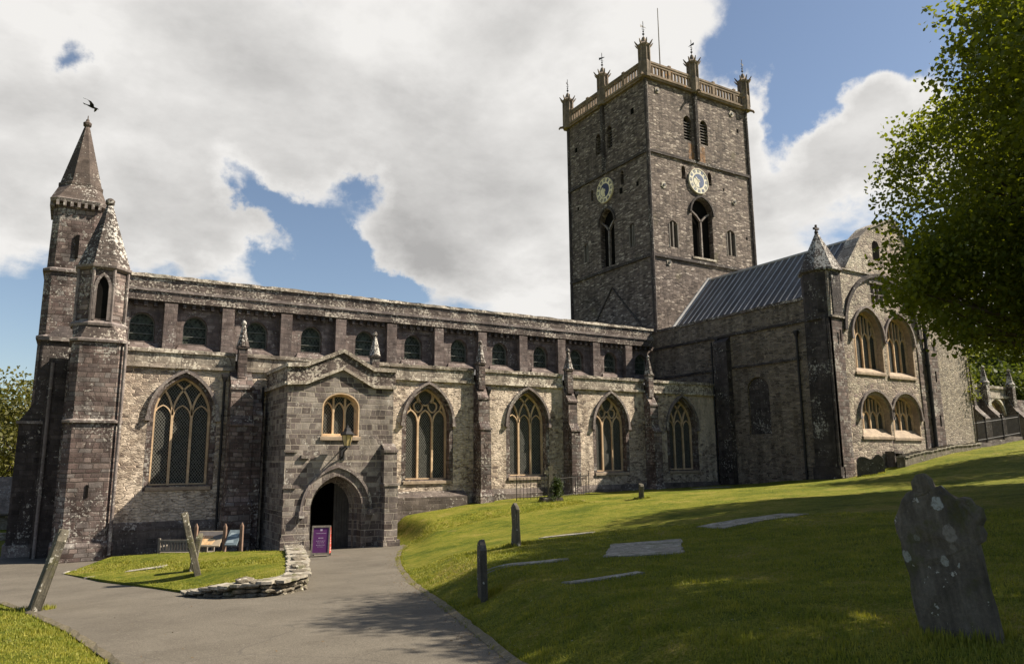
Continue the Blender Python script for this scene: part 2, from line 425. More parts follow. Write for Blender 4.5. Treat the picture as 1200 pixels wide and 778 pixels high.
def rubble(name, cols, mortar, scale=(2.6, 7.0), ms=.06, lichen=.2, lcol=(.55, .52, .46), bump=.8, wash=None, dark=.4, stain=None, obj=False, washamt=.5):
    """coursed rubble of uneven stones; 'wash' = worn lime wash left on the face"""
    t = NT(name); vec, P, sp = t.wallvec(obj)
    v2 = vmul(t, wobble(t, P, vec, .12, 1.7), (scale[0], scale[1], 1))
    vo = t.n('ShaderNodeTexVoronoi', _voronoi_dimensions='2D', _feature='F1'); vo.inputs['Scale'].default_value = 1; vo.inputs['Randomness'].default_value = .85; t.l(v2, vo.inputs['Vector'])
    ve = t.n('ShaderNodeTexVoronoi', _voronoi_dimensions='2D', _feature='DISTANCE_TO_EDGE'); ve.inputs['Scale'].default_value = 1; ve.inputs['Randomness'].default_value = .85; t.l(v2, ve.inputs['Vector'])
    ss = t.n('ShaderNodeSeparateColor'); t.l(vo.outputs['Color'], ss.inputs[0])
    c = t.ramp(ss.outputs[0], [(i/(len(cols)-1), q) for i, q in enumerate(cols)])
    fine = t.noise(P, 16, 5, .7); mid = t.noise(P, 2.0, 4, .6); big = t.noise(P, .3, 4, .6)
    c = t.mix(t.rng(fine, .3, .8, 0, .7), c, t.mix(1, c, (1.7, 1.65, 1.6), 'MULTIPLY'))
    mm = t.rng(ve.outputs['Distance'], ms*1.6, ms*.4)
    c = t.mix(mm, c, mortar)
    h = t.mth('MULTIPLY', t.rng(ve.outputs['Distance'], 0, ms*2.5), .9)
    if wash:
        wn = t.noise(vmul(t, P, (1, 1, 1.6)), 2.6, 9, .74); w1 = t.rng(t.mth('ADD', wn, t.mth('MULTIPLY', t.mth('SUBTRACT', big, .5), .8)), .56-washamt*.2, .64-washamt*.2)
        wc = t.mix(t.rng(t.noise(P, 5, 5, .7), .3, .7), wash, tuple(q*.62 for q in wash))
        c = t.mix(t.mth('MULTIPLY', w1, .9), c, wc)
        h = t.mth('ADD', h, t.mth('MULTIPLY', w1, .9))
    sv = t.noise(vmul(t, P, (1.3, 1.3, .22)), 1.1, 5, .65)
    c = t.mix(t.mth('MULTIPLY', t.rng(t.mth('MULTIPLY', sv, t.mth('ADD', big, .5)), .42, .66), dark), c, t.mix(1, c, (.35, .34, .33), 'MULTIPLY'))
    pit = t.noise(vmul(t, P, (1, 1, 1.7)), 15, 5, .75); c = t.mix(t.rng(pit, .42, .34, 0, .8), c, t.mix(1, c, (.25, .23, .21), 'MULTIPLY'))
    ln = t.noise(P, 6.5, 6, .75)
    c = t.mix(t.mth('MULTIPLY', t.rng(ln, .70-lichen*.25, .76-lichen*.25), .85), c, lcol)
    if stain: c = stain(t, sp, P, c)
    t.color(c)
    h = t.mth('ADD', h, t.mth('ADD', t.mth('MULTIPLY', fine, .7), t.mth('MULTIPLY', ss.outputs[1], .5)))
    t.bump(h, bump, .05); return t.m

def plain(name, col, rough=.7, var=.35, sc=9, bump=.0, spec=.25, metal=0., obj=True, spots=None, col2=None):
    t = NT(name)
    P = t.n('ShaderNodeTexCoord').outputs['Object'] if obj else t.n('ShaderNodeNewGeometry').outputs['Position']
    n = t.noise(P, sc, 5, .65); n2 = t.noise(P, sc*.22, 3, .6)
    c = t.mix(t.rng(n, .25, .75), tuple(q*(1-var) for q in col), tuple(min(1, q*(1+var)) for q in col))
    c = t.mix(t.rng(n2, .35, .7, 0, .8), c, col2 or tuple(q*.75 for q in col))
    if spots:
        amt, sc2, lc = spots
        c = t.mix(t.rng(t.noise(P, sc2, 4, .65), .72-amt*.3, .75-amt*.3), c, lc)
    t.color(c); t.b.inputs['Roughness'].default_value = rough; t.b.inputs['Metallic'].default_value = metal
    t.b.inputs['Specular IOR Level'].default_value = spec
    if bump: t.bump(n, bump, .02)
    return t.m

M = {}
def tower_stain(t, sp, P, c):
    # rust-orange algae streaks below the belfry openings on the south face
    x = t.mth('ABSOLUTE', t.mth('SUBTRACT', t.mth('ABSOLUTE', t.mth('SUBTRACT', sp.outputs[0], 43.45)), .62))
    mx = t.rng(x, .42, .25); z = t.mth('MULTIPLY', t.rng(sp.outputs[2], 24.5, 24.7), t.rng(sp.outputs[2], 26.2, 26.0))
    f = t.mth('MULTIPLY', t.mth('MULTIPLY', mx, z), t.rng(t.noise(vmul(t, P, (2, 2, .6)), 2.5, 4, .6), .3, .6))
    c = t.mix(t.mth('MULTIPLY', f, .6), c, (.36, .17, .05))
    g = t.rng(t.noise(P, .45, 4, .6), .6, .8, 0, .35)
    return t.mix(g, c, (.22, .20, .09))
M['purple'] = ashlar('purple_ashlar', [(.065,.043,.037), (.165,.118,.105), (.095,.070,.063), (.26,.20,.175), (.13,.095,.087), (.23,.205,.188), (.11,.077,.070)], (.085,.067,.056), bw=.44, bh=.19, ms=.018, lichen=.34, dark=.7, bump=.9)
M['purple_small'] = ashlar('clerestory_stone', [(.10,.073,.064), (.19,.145,.13), (.135,.105,.096), (.25,.20,.178)], (.13,.105,.09), bw=.42, bh=.19, ms=.014, lichen=.15, dark=.55, bump=.7)
M['porch'] = ashlar('porch_stone', [(.075,.057,.050), (.19,.155,.14), (.11,.09,.082), (.25,.215,.19), (.32,.28,.24), (.15,.12,.11)], (.33,.285,.23), bw=.44, bh=.225, ms=.018, lichen=.18, dark=.5, bump=.8)
M['aisle'] = rubble('limewashed_rubble', [(.15,.115,.095), (.40,.32,.25), (.10,.075,.065), (.55,.45,.36)], (.66,.54,.42), scale=(2.9, 8.5), ms=.05, wash=(.86,.72,.57), washamt=.62, lichen=.0, dark=.5, bump=.9)
M['transept'] = rubble('transept_rubble', [(.10,.078,.062), (.20,.16,.125), (.065,.052,.043), (.27,.22,.172)], (.29,.235,.178), scale=(2.8, 9), ms=.06, wash=(.42,.34,.255), washamt=.15, lichen=.05, dark=.6, bump=.8)  # stone colours lowered so they carry some of the west wall's shade
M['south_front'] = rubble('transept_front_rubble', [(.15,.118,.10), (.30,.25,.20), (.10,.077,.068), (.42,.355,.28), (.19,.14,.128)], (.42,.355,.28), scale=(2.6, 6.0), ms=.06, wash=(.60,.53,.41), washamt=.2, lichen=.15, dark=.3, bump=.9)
M['tower'] = rubble('tower_rubble', [(.050,.039,.034), (.165,.132,.112), (.085,.066,.058), (.235,.192,.163), (.13,.102,.086), (.44,.38,.325)], (.115,.091,.076), scale=(2.9, 9.0), ms=.05, lichen=.04, dark=.5, bump=1.0, stain=tower_stain)
M['rubble_end'] = rubble('east_rubble', [(.20,.17,.14), (.34,.29,.23), (.14,.12,.10), (.42,.37,.30)], (.36,.31,.24), scale=(4.2, 9.5), ms=.07, lichen=.1, dark=.25, bump=1.0)
M['parapet'] = ashlar('parapet_stone', [(.07,.052,.045), (.14,.11,.095), (.10,.077,.068), (.18,.145,.125)], (.07,.055,.046), bw=.55, bh=.23, ms=.016, lichen=.52, lcol=(.47,.42,.35), dark=.55, bump=.9)
M['coping'] = ashlar('lichened_coping', [(.20,.165,.135), (.34,.29,.235), (.27,.225,.185), (.42,.37,.30)], (.10,.08,.065), bw=.85, bh=.7, ms=.016, lichen=.55, lcol=(.62,.56,.46), dark=.75, bump=.8)
M['string'] = ashlar('string_course_stone', [(.16,.13,.12), (.24,.20,.18), (.20,.165,.155)], (.15,.13,.12), bw=.9, bh=.6, ms=.015, lichen=.35, dark=.5, bump=.5)
M['dark_stone'] = ashlar('weathered_shade_toned_ashlar', [(.040,.032,.030), (.082,.066,.061), (.058,.047,.044), (.11,.09,.082)], (.065,.054,.047), lichen=.2, dark=.6, bump=.7)  # blackened, lichened stone; colours lowered further to deepen the shade on it
M['plinth'] = ashlar('plinth_stone', [(.085,.067,.058), (.17,.14,.122), (.125,.10,.09)], (.14,.115,.098), bw=.7, bh=.22, ms=.02, lichen=.25, dark=.6)  # darkened: part of the shade at the wall foot sits in these colours
M['spire'] = ashlar('spire_stone', [(.075,.056,.046), (.115,.088,.073), (.092,.070,.060)], (.06,.046,.040), bw=.5, bh=.2, ms=.01, lichen=.25, dark=.4, bump=.4)
M['spire_lichen'] = ashlar('lichen_spire_stone', [(.07,.055,.047), (.12,.094,.08), (.09,.072,.063)], (.05,.04,.035), bw=.4, bh=.16, ms=.02, lichen=.56, lcol=(.50,.47,.42), dark=.4, bump=.6)
M['tan'] = plain('tan_limestone', (.60,.435,.275), .85, .28, 6, .3, col2=(.40,.285,.18), obj=False)
M['tan_pale'] = plain('pale_sill_stone', (.34,.265,.19), .85, .35, 6, .3, col2=(.22,.17,.13), obj=False)
M['balust'] = plain('balustrade_stone', (.22,.165,.115), .9, .4, 3, .4, col2=(.10,.075,.052), obj=False, spots=(.25, 2.2, (.42,.20,.06)))
M['pinstone'] = plain('pinnacle_stone', (.21,.165,.125), .9, .4, 4, .4, col2=(.10,.08,.06), obj=False, spots=(.2, 3, (.36,.2,.08)))
M['glaze_bar'] = plain('glazing_bar_iron', (.15,.155,.135), .7, .3, 8, obj=False)
M['iron'] = plain('black_iron', (.018,.018,.02), .55, .3, 20, 0, .4)
M['pipe'] = plain('drainpipe_iron', (.022,.020,.020), .6, .3, 12, 0, .3, obj=False)
M['lantern_glass'] = plain('lantern_glass', (.55,.42,.20), .35, .2, 12, 0, .5)
def lead_roof():
    t = NT('lead_roof'); P = t.n('ShaderNodeNewGeometry').outputs['Position']
    n = t.noise(vmul(t, P, (.3, 2.2, .3)), 1.2, 5, .6); n2 = t.noise(P, 7, 4, .6)
    c = t.ramp(n, [(.3, (.050,.050,.053)), (.5, (.088,.087,.090)), (.7, (.16,.158,.158))])
    c = t.mix(t.rng(n2, .4, .8, 0, .4), c, (.24,.24,.24)); t.color(c)
    t.b.inputs['Roughness'].default_value = .5; t.b.inputs['Metallic'].default_value = .2; return t.m
M['lead'] = lead_roof()
M['lead_seam'] = plain('lead_seam', (.45,.44,.43), .7, .2, 5, obj=False)
def leaded(name, s=.16, line=.16, lc=(.17,.165,.15), glass=(.011,.012,.010), square=False):
    t = NT(name); vec, P, sp0 = t.wallvec()
    sp = t.n('ShaderNodeSeparateXYZ'); t.l(vec, sp.inputs[0])
    if square: a, b = sp.outputs[0], sp.outputs[1]
    else:
        a = t.mth('ADD', t.mth('MULTIPLY', sp.outputs[0], 1.35), sp.outputs[1]); b = t.mth('SUBTRACT', t.mth('MULTIPLY', sp.outputs[0], 1.35), sp.outputs[1])
    def ln(q):
        f = t.mth('FRACT', t.mth('DIVIDE', q, s)); return t.mth('LESS_THAN', f, line)
    m = t.mth('MAXIMUM', ln(a), ln(b))
    pid = t.n('ShaderNodeCombineXYZ'); t.l(t.mth('FLOOR', t.mth('DIVIDE', a, s)), pid.inputs[0]); t.l(t.mth('FLOOR', t.mth('DIVIDE', b, s)), pid.inputs[1])
    wn = t.n('ShaderNodeTexWhiteNoise'); t.l(pid.outputs[0], wn.inputs['Vector'])
    g = t.mix(t.rng(wn.outputs['Value'], .3, 1), glass, tuple(q*3 for q in glass))
    t.color(t.mix(m, g, lc)); t.l(t.mth('ADD', t.mth('MULTIPLY', m, .4), .38), t.b.inputs['Roughness'])
    t.b.inputs['Specular IOR Level'].default_value = .12
    bp = t.n('ShaderNodeBump'); bp.inputs['Strength'].default_value = .25; bp.inputs['Distance'].default_value = .02; t.l(wn.outputs['Value'], bp.inputs['Height']); t.l(bp.outputs[0], t.b.inputs['Normal'])
    return t.m
M['leaded'] = leaded('leaded_glass'); M['leaded_sq'] = leaded('plain_leaded_glass', .26, .10, (.085,.09,.075), (.022,.027,.020))
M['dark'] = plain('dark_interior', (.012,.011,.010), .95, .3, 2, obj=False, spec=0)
M['louvre'] = plain('louvre_slate', (.17,.15,.13), .8, .3, 6, obj=False)
M['oak'] = plain('old_oak', (.055,.05,.045), .8, .35, 5, .3)
M['wood'] = plain('weathered_wood', (.26,.20,.145), .8, .35, 12, .3)
M['wood_grey'] = plain('grey_bench_wood', (.20,.175,.145), .85, .35, 12, .3)
M['postwood'] = plain('red_brown_post', (.20,.13,.095), .8, .3, 12, .2)
# ================================================================== CATHEDRAL
cath = empty('cathedral', (20, 35, -3), 'long purple-grey stone cathedral with square clock tower and gabled porch', 'cathedral')
GZ = -5.0   # walls run down into the ground

def window(tf, u0, u1, zs, zsp, zap, rec, lights=3, style='intersect', name='window', glass='leaded', stone='tan', surround='purple', hood=True, sill=True, bar=.10, tdepth=None, sillslope=.0, sw=.2):
    """surround (part) > tracery, pane, hood_mould, sill. The wall already has the hole."""
    o = arch(u0, u1, zs, zsp, zap); m = MB()
    op = offset_poly(o, sw)
    # dressed stones round the opening, standing 6 mm proud
    ring(m, tf, o, op, -.006); n = len(o)
    m.add([tf(u, z, -.006) for u, z in offset_poly(o, -.005)]+[tf(u, z, rec+.05) for u, z in offset_poly(o, -.005)], [(i, (i+1) % n, n+(i+1) % n, n+i) for i in range(n)])
    w = m.build(name, M[surround], cath)
    d = tdepth or rec
    t = MB(); fr = offset_poly(o, -bar*.5)
    band(t, tf, fr, bar, d-.06, d+.12, True)
    W = u1-u0; h = zap-zsp; rr = (W*W/4+h*h)/W if h >= W/2 else None
    us = [u0+W*k/lights for k in range(1, lights)]
    def inside(u, z):
        if z <= zsp: return u0 < u < u1
        if rr: return (u-(u1-rr))**2+(z-zsp)**2 < rr*rr and (u-(u0+rr))**2+(z-zsp)**2 < rr*rr
        return ((u-(u0+u1)/2)/(W/2))**2+((z-zsp)/h)**2 < 1
    lw = W/lights
    if style == 'intersect' and rr:
        for u in us:
            band(t, tf, [(u, zs), (u, zsp)], bar, d-.05, d+.1)
            for sgn in (1, -1):
                pts = []
                for i in range(15):
                    a = (math.pi*.5)*i/14; q = (u+sgn*(rr-rr*math.cos(a)), zsp+rr*math.sin(a))
                    if not inside(*q): break
                    pts.append(q)
                if len(pts) > 1: band(t, tf, pts, bar*.8, d-.045, d+.09)
        for k in range(lights):       # cusped heads
            a, b = u0+lw*k+bar*.4, u0+lw*(k+1)-bar*.4
            band(t, tf, head(a, b, zsp-.08, zsp+lw*.55, 5), bar*.5, d-.03, d+.06)
    elif style == 'reticulated' and rr:
        for u in us: band(t, tf, [(u, zs), (u, zsp+.05)], bar, d-.05, d+.1)
        for k in range(lights):
            a, b = u0+lw*k+bar*.3, u0+lw*(k+1)-bar*.3
            band(t, tf, head(a, b, zsp-.02, zsp+lw*.72, 6), bar*.75, d-.045, d+.09)
        c = (u0+u1)/2; zt = zap-.22
        zc = zsp+lw*.72
        def loopb(cx, cz, rx, rz):
            band(t, tf, [(cx+rx*math.sin(2*math.pi*i/14)*(1-.25*math.cos(2*math.pi*i/14)), cz-rz*math.cos(2*math.pi*i/14)) for i in range(14)], bar*.7, d-.04, d+.08, True)
        loopb(c, (zc+.15+zt)/2+.12, W*.165, (zt-zc-.1)/2); 
        for s_ in (-1, 1):
            loopb(c+s_*lw*.5, zc+.16, W*.1, .27)
            band(t, tf, [(c+s_*lw*.5, zc+.4), (c+s_*lw*.62, zc+.75)], bar*.6, d-.04, d+.08)
            band(t, tf, [(c+s_*lw, zc-.02), (c+s_*lw*1.12, zc+.28)], bar*.6, d-.04, d+.08)
    elif style == 'perp':
        for u in us:
            band(t, tf, [(u, zs), (u, min(zap-.15, zsp+h*.82))], bar*.85, d-.05, d+.1)
        zz = zsp-.10 if lights > 3 else zsp
        for k in range(lights):
            a, b = u0+lw*k+bar*.3, u0+lw*(k+1)-bar*.3
            band(t, tf, head(a, b, zz-.15, zz+lw*.5, 5), bar*.6, d-.04, d+.08)
            if lights > 3 and k in (1, 2) or lights > 3:
                c = (a+b)/2; zt = zsp+h*(.80 if k in (1, 2) else .42)
                if inside(c, zt) and zt > zz+lw*.5+.1: band(t, tf, [(c, zz+lw*.5), (c, zt)], bar*.5, d-.035, d+.07)
    elif style == 'two':
        c = (u0+u1)/2; band(t, tf, [(c, zs), (c, zsp+.1)], bar, d-.05, d+.1)
        for s_ in (-1, 1):
            band(t, tf, [(c, zsp), (c+s_*W*.2, zsp+h*.45), (c+s_*W*.16, zsp+h*.7)], bar*.8, d-.05, d+.1)
    elif style == 'bars':
        for z in (zs+.42, zs+.92):
            band(t, tf, [(u0, z), (u1, z)], .035, d-.05, d-.01)
    t.build('tracery' if style != 'bars' else 'glazing_bar', M[stone], w)
    p = MB(); plate(p, tf, offset_poly(o, .03), d+.05); p.build('pane', M[glass], w)
    if hood:
        hp = head(u0-.22, u1+.22, zsp-.12, zap+.25, 10); hm = MB()
        band(hm, tf, hp, .13, -.14, .03)
        for q in (hp[0], hp[-1]):
            band(hm, tf, [(q[0], q[1]-.15), (q[0], q[1]+.03)], .2, -.17, .03)
        hm.build('hood_mould', M['string'], w)
    if sill:
        s = MB()
        a = [tf(u0-.02, zs+sillslope, d-.05), tf(u1+.02, zs+sillslope, d-.05), tf(u1+.12, zs-.06, -.08), tf(u0-.12, zs-.06, -.08), tf(u1+.12, zs-.2, -.08), tf(u0-.12, zs-.2, -.08), tf(u1+.02, zs-.22, .02), tf(u0-.02, zs-.22, .02)]
        s.add(a, [(0, 1, 2, 3), (3, 2, 4, 5), (5, 4, 6, 7), (0, 3, 5, 7), (1, 6, 4, 2)]); s.build('sill', M['tan_pale'] if stone == 'tan' else M['string'], w)
    return w

# ---- south aisle -------------------------------------------------
AX0, AX1, AY = 1.7, 37.0, 35.0
S35 = south(AY)
AW = [(2.93, 5.27, -.98, 2.05, 3.72, 'intersect'), (14.6, 17.05, -.98, 2.0, 3.74, 'reticulated'), (20.75, 23.15, -.9, 2.05, 3.74, 'intersect'),
      (26.72, 29.0, -.75, 2.0, 3.74, 'reticulated'), (32.55, 34.8, -.72, 2.0, 3.74, 'intersect')]
w = MB(); wall(w, S35, [(AX0, GZ), (AX1, GZ), (AX1, 4.15), (AX0, 4.15)], [arch(a, b, c, d, e) for a, b, c, d, e, f in AW], .42)
w.build('aisle_wall', M['aisle'], cath)
for a, b, c, d, e, f in AW: window(S35, a, b, c, d, e, .40, 3, f, name='aisle_window', sw=.22)
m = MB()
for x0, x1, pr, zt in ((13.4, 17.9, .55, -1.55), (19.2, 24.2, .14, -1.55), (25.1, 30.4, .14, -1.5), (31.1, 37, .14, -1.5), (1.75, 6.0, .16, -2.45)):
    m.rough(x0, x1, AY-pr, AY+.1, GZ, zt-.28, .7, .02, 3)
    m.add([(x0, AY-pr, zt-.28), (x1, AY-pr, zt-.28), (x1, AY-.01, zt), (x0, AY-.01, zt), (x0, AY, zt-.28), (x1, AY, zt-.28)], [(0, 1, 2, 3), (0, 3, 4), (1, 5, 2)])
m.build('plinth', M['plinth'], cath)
m = MB()
xs = [(1.7, 6.15), (6.65, 12.55), (12.95, 18.5), (19.1, 24.35), (24.95, 30.55), (31.1, 37.0)]
for x0, x1 in xs: m.rough(x0, x1, AY-.13, AY+.1, 4.07, 4.2, .5, .012, 5)
m.build('string_course', M['coping'], cath)
m = MB()
for x0, x1 in xs: m.rough(x0, x1, AY-.03, AY+.30, 4.2, 4.74, .6, .012, 6)
m.build('aisle_parapet', M['coping'], cath)
m = MB()
for x0, x1 in xs: m.rough(x0, x1, AY-.11, AY+.38, 4.74, 4.90, .45, .022, 7)
m.build('coping', M['coping'], cath)
m = MB(); m.add([(1.7, AY+.3, 4.6), (37, AY+.3, 4.6), (37, 41.4, 5.75), (1.7, 41.4, 5.75)], [(0, 1, 2, 3)]); m.build('aisle_roof', M['lead'], cath)

def buttress(x, w_, pr1, pr2, spir=True, y=AY, tall=True):
    m = MB(); a, b = x-w_/2, x+w_/2
    def st(y0, z0, z1, yt=None, zt=None):
        m.rough(a, b, y0, y+.05, z0, z1, 5, .0)
    # lower stage
    m.add([(a-.1, y-pr1-.15, GZ), (b+.1, y-pr1-.15, GZ), (b+.1, y-pr1-.15, -1.85), (a-.1, y-pr1-.15, -1.85), (a, y-pr1, -1.55), (b, y-pr1, -1.55), (a-.1, y+.05, GZ), (b+.1, y+.05, GZ), (b+.1, y+.05, -1.85), (a-.1, y+.05, -1.85), (a, y+.05, -1.55), (b, y+.05, -1.55)],
          [(0,1,2,3), (3,2,5,4), (1,7,8,2), (6,0,3,9), (9,3,4,10), (2,8,11,5)])
    m.add([(a, y-pr1, -1.56), (b, y-pr1, -1.56), (b, y-pr1, 1.62), (a, y-pr1, 1.62), (b, y-pr2, 2.05), (a, y-pr2, 2.05), (a, y+.05, -1.56), (b, y+.05, -1.56), (b, y+.05, 2.05), (a, y+.05, 2.05)],
          [(0,1,2,3), (3,2,4,5), (1,7,8,4,2), (6,0,3,5,9)])
    m.box(a-.05, b+.05, y-pr1-.05, y-pr2+.1, 1.56, 1.66)
    m.add([(a, y-pr2, 2.0), (b, y-pr2, 2.0), (b, y-pr2, 3.28), (a, y-pr2, 3.28), (b, y-.1, 4.05), (a, y-.1, 4.05), (a, y+.05, 2.0), (b, y+.05, 2.0), (b, y+.05, 4.05), (a, y+.05, 4.05)],
          [(0,1,2,3), (3,2,4,5), (1,7,8,4,2), (6,0,3,5,9)])
    m.box(a-.05, b+.05, y-pr2-.05, y-pr2+.12, 3.2, 3.31)
    o = m.build('buttress', M['purple'], cath)
    p = MB(); c = x; h = .19
    p.rough(c-h, c+h, y-.42, y-.02, 3.75, 5.18, 5, 0)
    p.box(c-h-.05, c+h+.05, y-.47, y+.03, 5.1, 5.2)
    p.build('pinnacle_shaft', M['purple'], o)
    p = MB()
    for (r_, z) in ((0, 0),): pass
    p.lathe(c, y-.22, [(.30, 5.2), (.27, 5.28), (.23, 5.45), (.07, 6.2), (.11, 6.25), (.11, 6.32), (.07, 6.4), (.0001, 6.44)], 8, .39)
    p.build('pinnacle', M['spire_lichen'], o)
for i, x in enumerate((6.4, 12.75, 18.8, 24.65, 30.82)):
    buttress(x, .95 if i == 0 else .62, .85 if i else .95, .60 if i else .75)
# broad buttress stump filling the corner west of the porch
m = MB(); m.rough(6.9, 7.3, 34.15, 35.05, GZ, 2.1, 5, 0); m.add([(6.9,34.15,2.1),(7.3,34.15,2.1),(7.3,34.9,3.3),(6.9,34.9,3.3),(6.9,34.9,2.1),(7.3,34.9,2.1)], [(0,1,2,3),(0,3,4),(1,5,2)]); m.build('buttress', M['purple'], cath)
def pipe(x, y, z0, z1, hop=True, r=.055, ax='y'):
    m = MB(); m.tube([(x, y, z0), (x, y, z1)], r, 8)
    z = z0+.6
    while z < z1-.3: m.tube([(x, y, z), (x, y, z+.09)], r*1.35, 8); z += 1.7
    if hop: m.lathe(x, y, [(.06, z1-.1), (.10, z1), (.17, z1+.16), (.18, z1+.3), (.14, z1+.3)], 4, math.pi/4)
    m.build('drainpipe', M['pipe'], cath)
pipe(5.72, 34.88, -3.7, 3.62); pipe(7.42, 34.85, -3.7, 3.4, False); pipe(19.35, 34.86, -2.3, 3.6); pipe(25.2, 34.86, -2.1, 3.6); pipe(31.4, 34.86, -1.9, 3.6); pipe(36.85, 34.6, -1.8, 7.6)

# ---- clerestory --------------------------------------------------
NY = 41.45; S41 = south(NY)
CX = [2.63, 5.17, 8.31, 11.37, 14.57, 17.69, 20.86, 23.88, 27.1, 30.1, 33.14, 36.02]
def cw(x): return arch(x-.60, x+.60, 6.15, 7.0, 7.66, 8)
w = MB(); wall(w, S41, [(1.0, 4.5), (38, 4.5), (38, 8.5), (1.0, 8.5)], [cw(x) for x in CX], .32); w.build('clerestory_wall', M['purple_small'], cath)
for x in CX:
    window(S41, x-.60, x+.60, 6.15, 7.0, 7.66, .30, 1, 'bars', 'clerestory_window', 'leaded_sq', 'glaze_bar', 'purple_small', False, False, bar=.05, sw=.16)
m = MB()
for i in range(len(CX)):
    x0 = CX[i]-.95; x1 = CX[i]+.95
    m.add([(x0, NY-.34, 5.7), (x1, NY-.34, 5.7), (x1-.2, NY-.01, 6.08), (x0+.2, NY-.01, 6.08), (x0, NY, 5.7), (x1, NY, 5.7)], [(0,1,2,3), (0,3,4), (1,5,2)])
m.build('sloping_sill', M['purple_small'], cath)
PX = [1.5]+[(CX[i]+CX[i+1])/2 for i in range(len(CX)-1)]
for x in PX[1:]:
    m = MB(); m.rough(x-.31, x+.31, NY-.38, NY+.05, 5.2, 8.16, 5, 0); m.build('pilaster', M['purple_small'], cath)
m = MB(); x = 1.7
while x < 36.9:
    m.box(x, x+.16, NY-.30, NY+.02, 7.98, 8.22); x += .46
m.rough(1.0, 37.0, NY-.22, NY+.02, 8.16, 8.30, 1.2, .01, 2)
m.build('corbel_table', M['dark_stone'], cath)
m = MB(); m.rough(.9, 37.0, NY-.40, NY+.4, 8.24, 8.72, .6, .015, 4); m.rough(.9, 37.0, NY-.36, NY+.4, 8.86, 9.45, .5, .015, 8); m.build('nave_parapet', M['parapet'], cath)
m = MB(); m.rough(.9, 37.0, NY-.47, NY+.4, 8.72, 8.87, .5, .012, 9); m.build('string_course', M['string'], cath)
m = MB(); m.rough(.9, 37.0, NY-.45, NY+.45, 9.45, 9.62, .42, .03, 10); m.build('coping', M['coping'], cath)
m = MB(); m.add([(1, NY+.3, 9.0), (38, NY+.3, 9.0), (38, 47.5, 9.9), (1, 47.5, 9.9)], [(0,1,2,3)]); m.build('nave_roof', M['lead'], cath)
m = MB(); m.box(-.3, 38, 52.8, 53.6, GZ, 9.5); m.box(-.4, 1.0, 35.2, 53.6, GZ, 4.5); m.box(-.35, .95, 41.5, 53.6, 4.4, 9.4); m.build('nave_wall', M['purple'], cath)

# ---- porch -------------------------------------------------------
PY = 31.0; S31 = south(PY); px0, px1 = 7.6, 12.3
porch = MB()
door = arch(8.72, 10.95, GZ, -2.0, -.62, 12)
pw = (9.13, 10.68, 1.08, 2.25, 2.86)
wall(porch, S31, [(px0, GZ), (px1, GZ), (px1, 3.2), (11.3, 3.2), (9.92, 3.92), (8.5, 3.35), (px0, 3.2)], [door, arch(*pw)], .35)
porch.add([(px0, PY, GZ), (px0, AY, GZ), (px0, AY, 3.25), (px0, PY, 3.25)], [(0,1,2,3)])
porch.add([(px1, PY, GZ), (px1, AY, GZ), (px1, AY, 3.25), (px1, PY, 3.25)], [(0,1,2,3)])
po = porch.build('porch', M['porch'], cath)
# inner orders of the doorway, the dark porch room and its open doors
m = MB()
for k, (off, d) in enumerate(((.0, .35), (-.14, .6))):
    o_ = offset_poly(door, off); n_ = len(o_)
    m.add([S31(u, z, d) for u, z in o_]+[S31(u, z, d+.25) for u, z in o_], [(i, (i+1) % n_, n_+(i+1) % n_, n_+i) for i in range(n_)])
    i_ = offset_poly(door, off-.14); ring(m, S31, i_, o_, d+.25)
    band(m, S31, [p for p in offset_poly(door, off-.05)[2:]], .09, d+.17, d+.28)
for x0, x1 in ((8.5, 8.74), (10.93, 11.18)):
    m.rough(x0, x1, PY-.02, PY+.4, -3.9, -3.2, 5, 0)
m.build('door_arch', M['porch'], po)
m = MB(); hp = head(8.72-.38, 10.95+.38, -2.05, -.22, 12); band(m, S31, hp, .11, -.09, .03)
for q in (hp[0], hp[-1]): band(m, S31, [(q[0], q[1]-.24), (q[0], q[1]+.02)], .24, -.22, .03)
m.build('hood_mould', M['string'], po)
m = MB(); op = offset_poly(arch(8.72, 10.95, GZ, -2.0, -.62, 12), .24); ring(m, S31, door, op, -.006); m.build('door_surround', M['porch'], po)
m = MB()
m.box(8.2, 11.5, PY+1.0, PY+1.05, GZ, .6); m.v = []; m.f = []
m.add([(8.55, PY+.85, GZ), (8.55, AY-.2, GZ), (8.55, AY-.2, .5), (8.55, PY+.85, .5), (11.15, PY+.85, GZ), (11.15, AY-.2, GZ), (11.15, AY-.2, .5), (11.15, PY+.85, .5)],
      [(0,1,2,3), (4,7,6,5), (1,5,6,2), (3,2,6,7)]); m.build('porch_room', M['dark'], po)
m = MB(); m.add([(10.35,PY+.95,-3.75),(10.35,PY+1.1,-3.75),(10.35,PY+1.1,-1.0),(10.35,PY+.95,-1.0),(10.9,PY+2.0,-3.75),(10.9,PY+2.1,-3.75),(10.9,PY+2.1,-1.3),(10.9,PY+2.0,-1.3)], [(0,1,2,3),(4,5,6,7),(0,3,7,4),(1,2,6,5),(3,2,6,7)])
for k in range(7):
    x = 10.0+k*.12; m.box(x, x+.11, PY+.88-.012*(k % 2), PY+.95, -3.78, -.75-k*.07)
m.build('door', M['oak'], po)
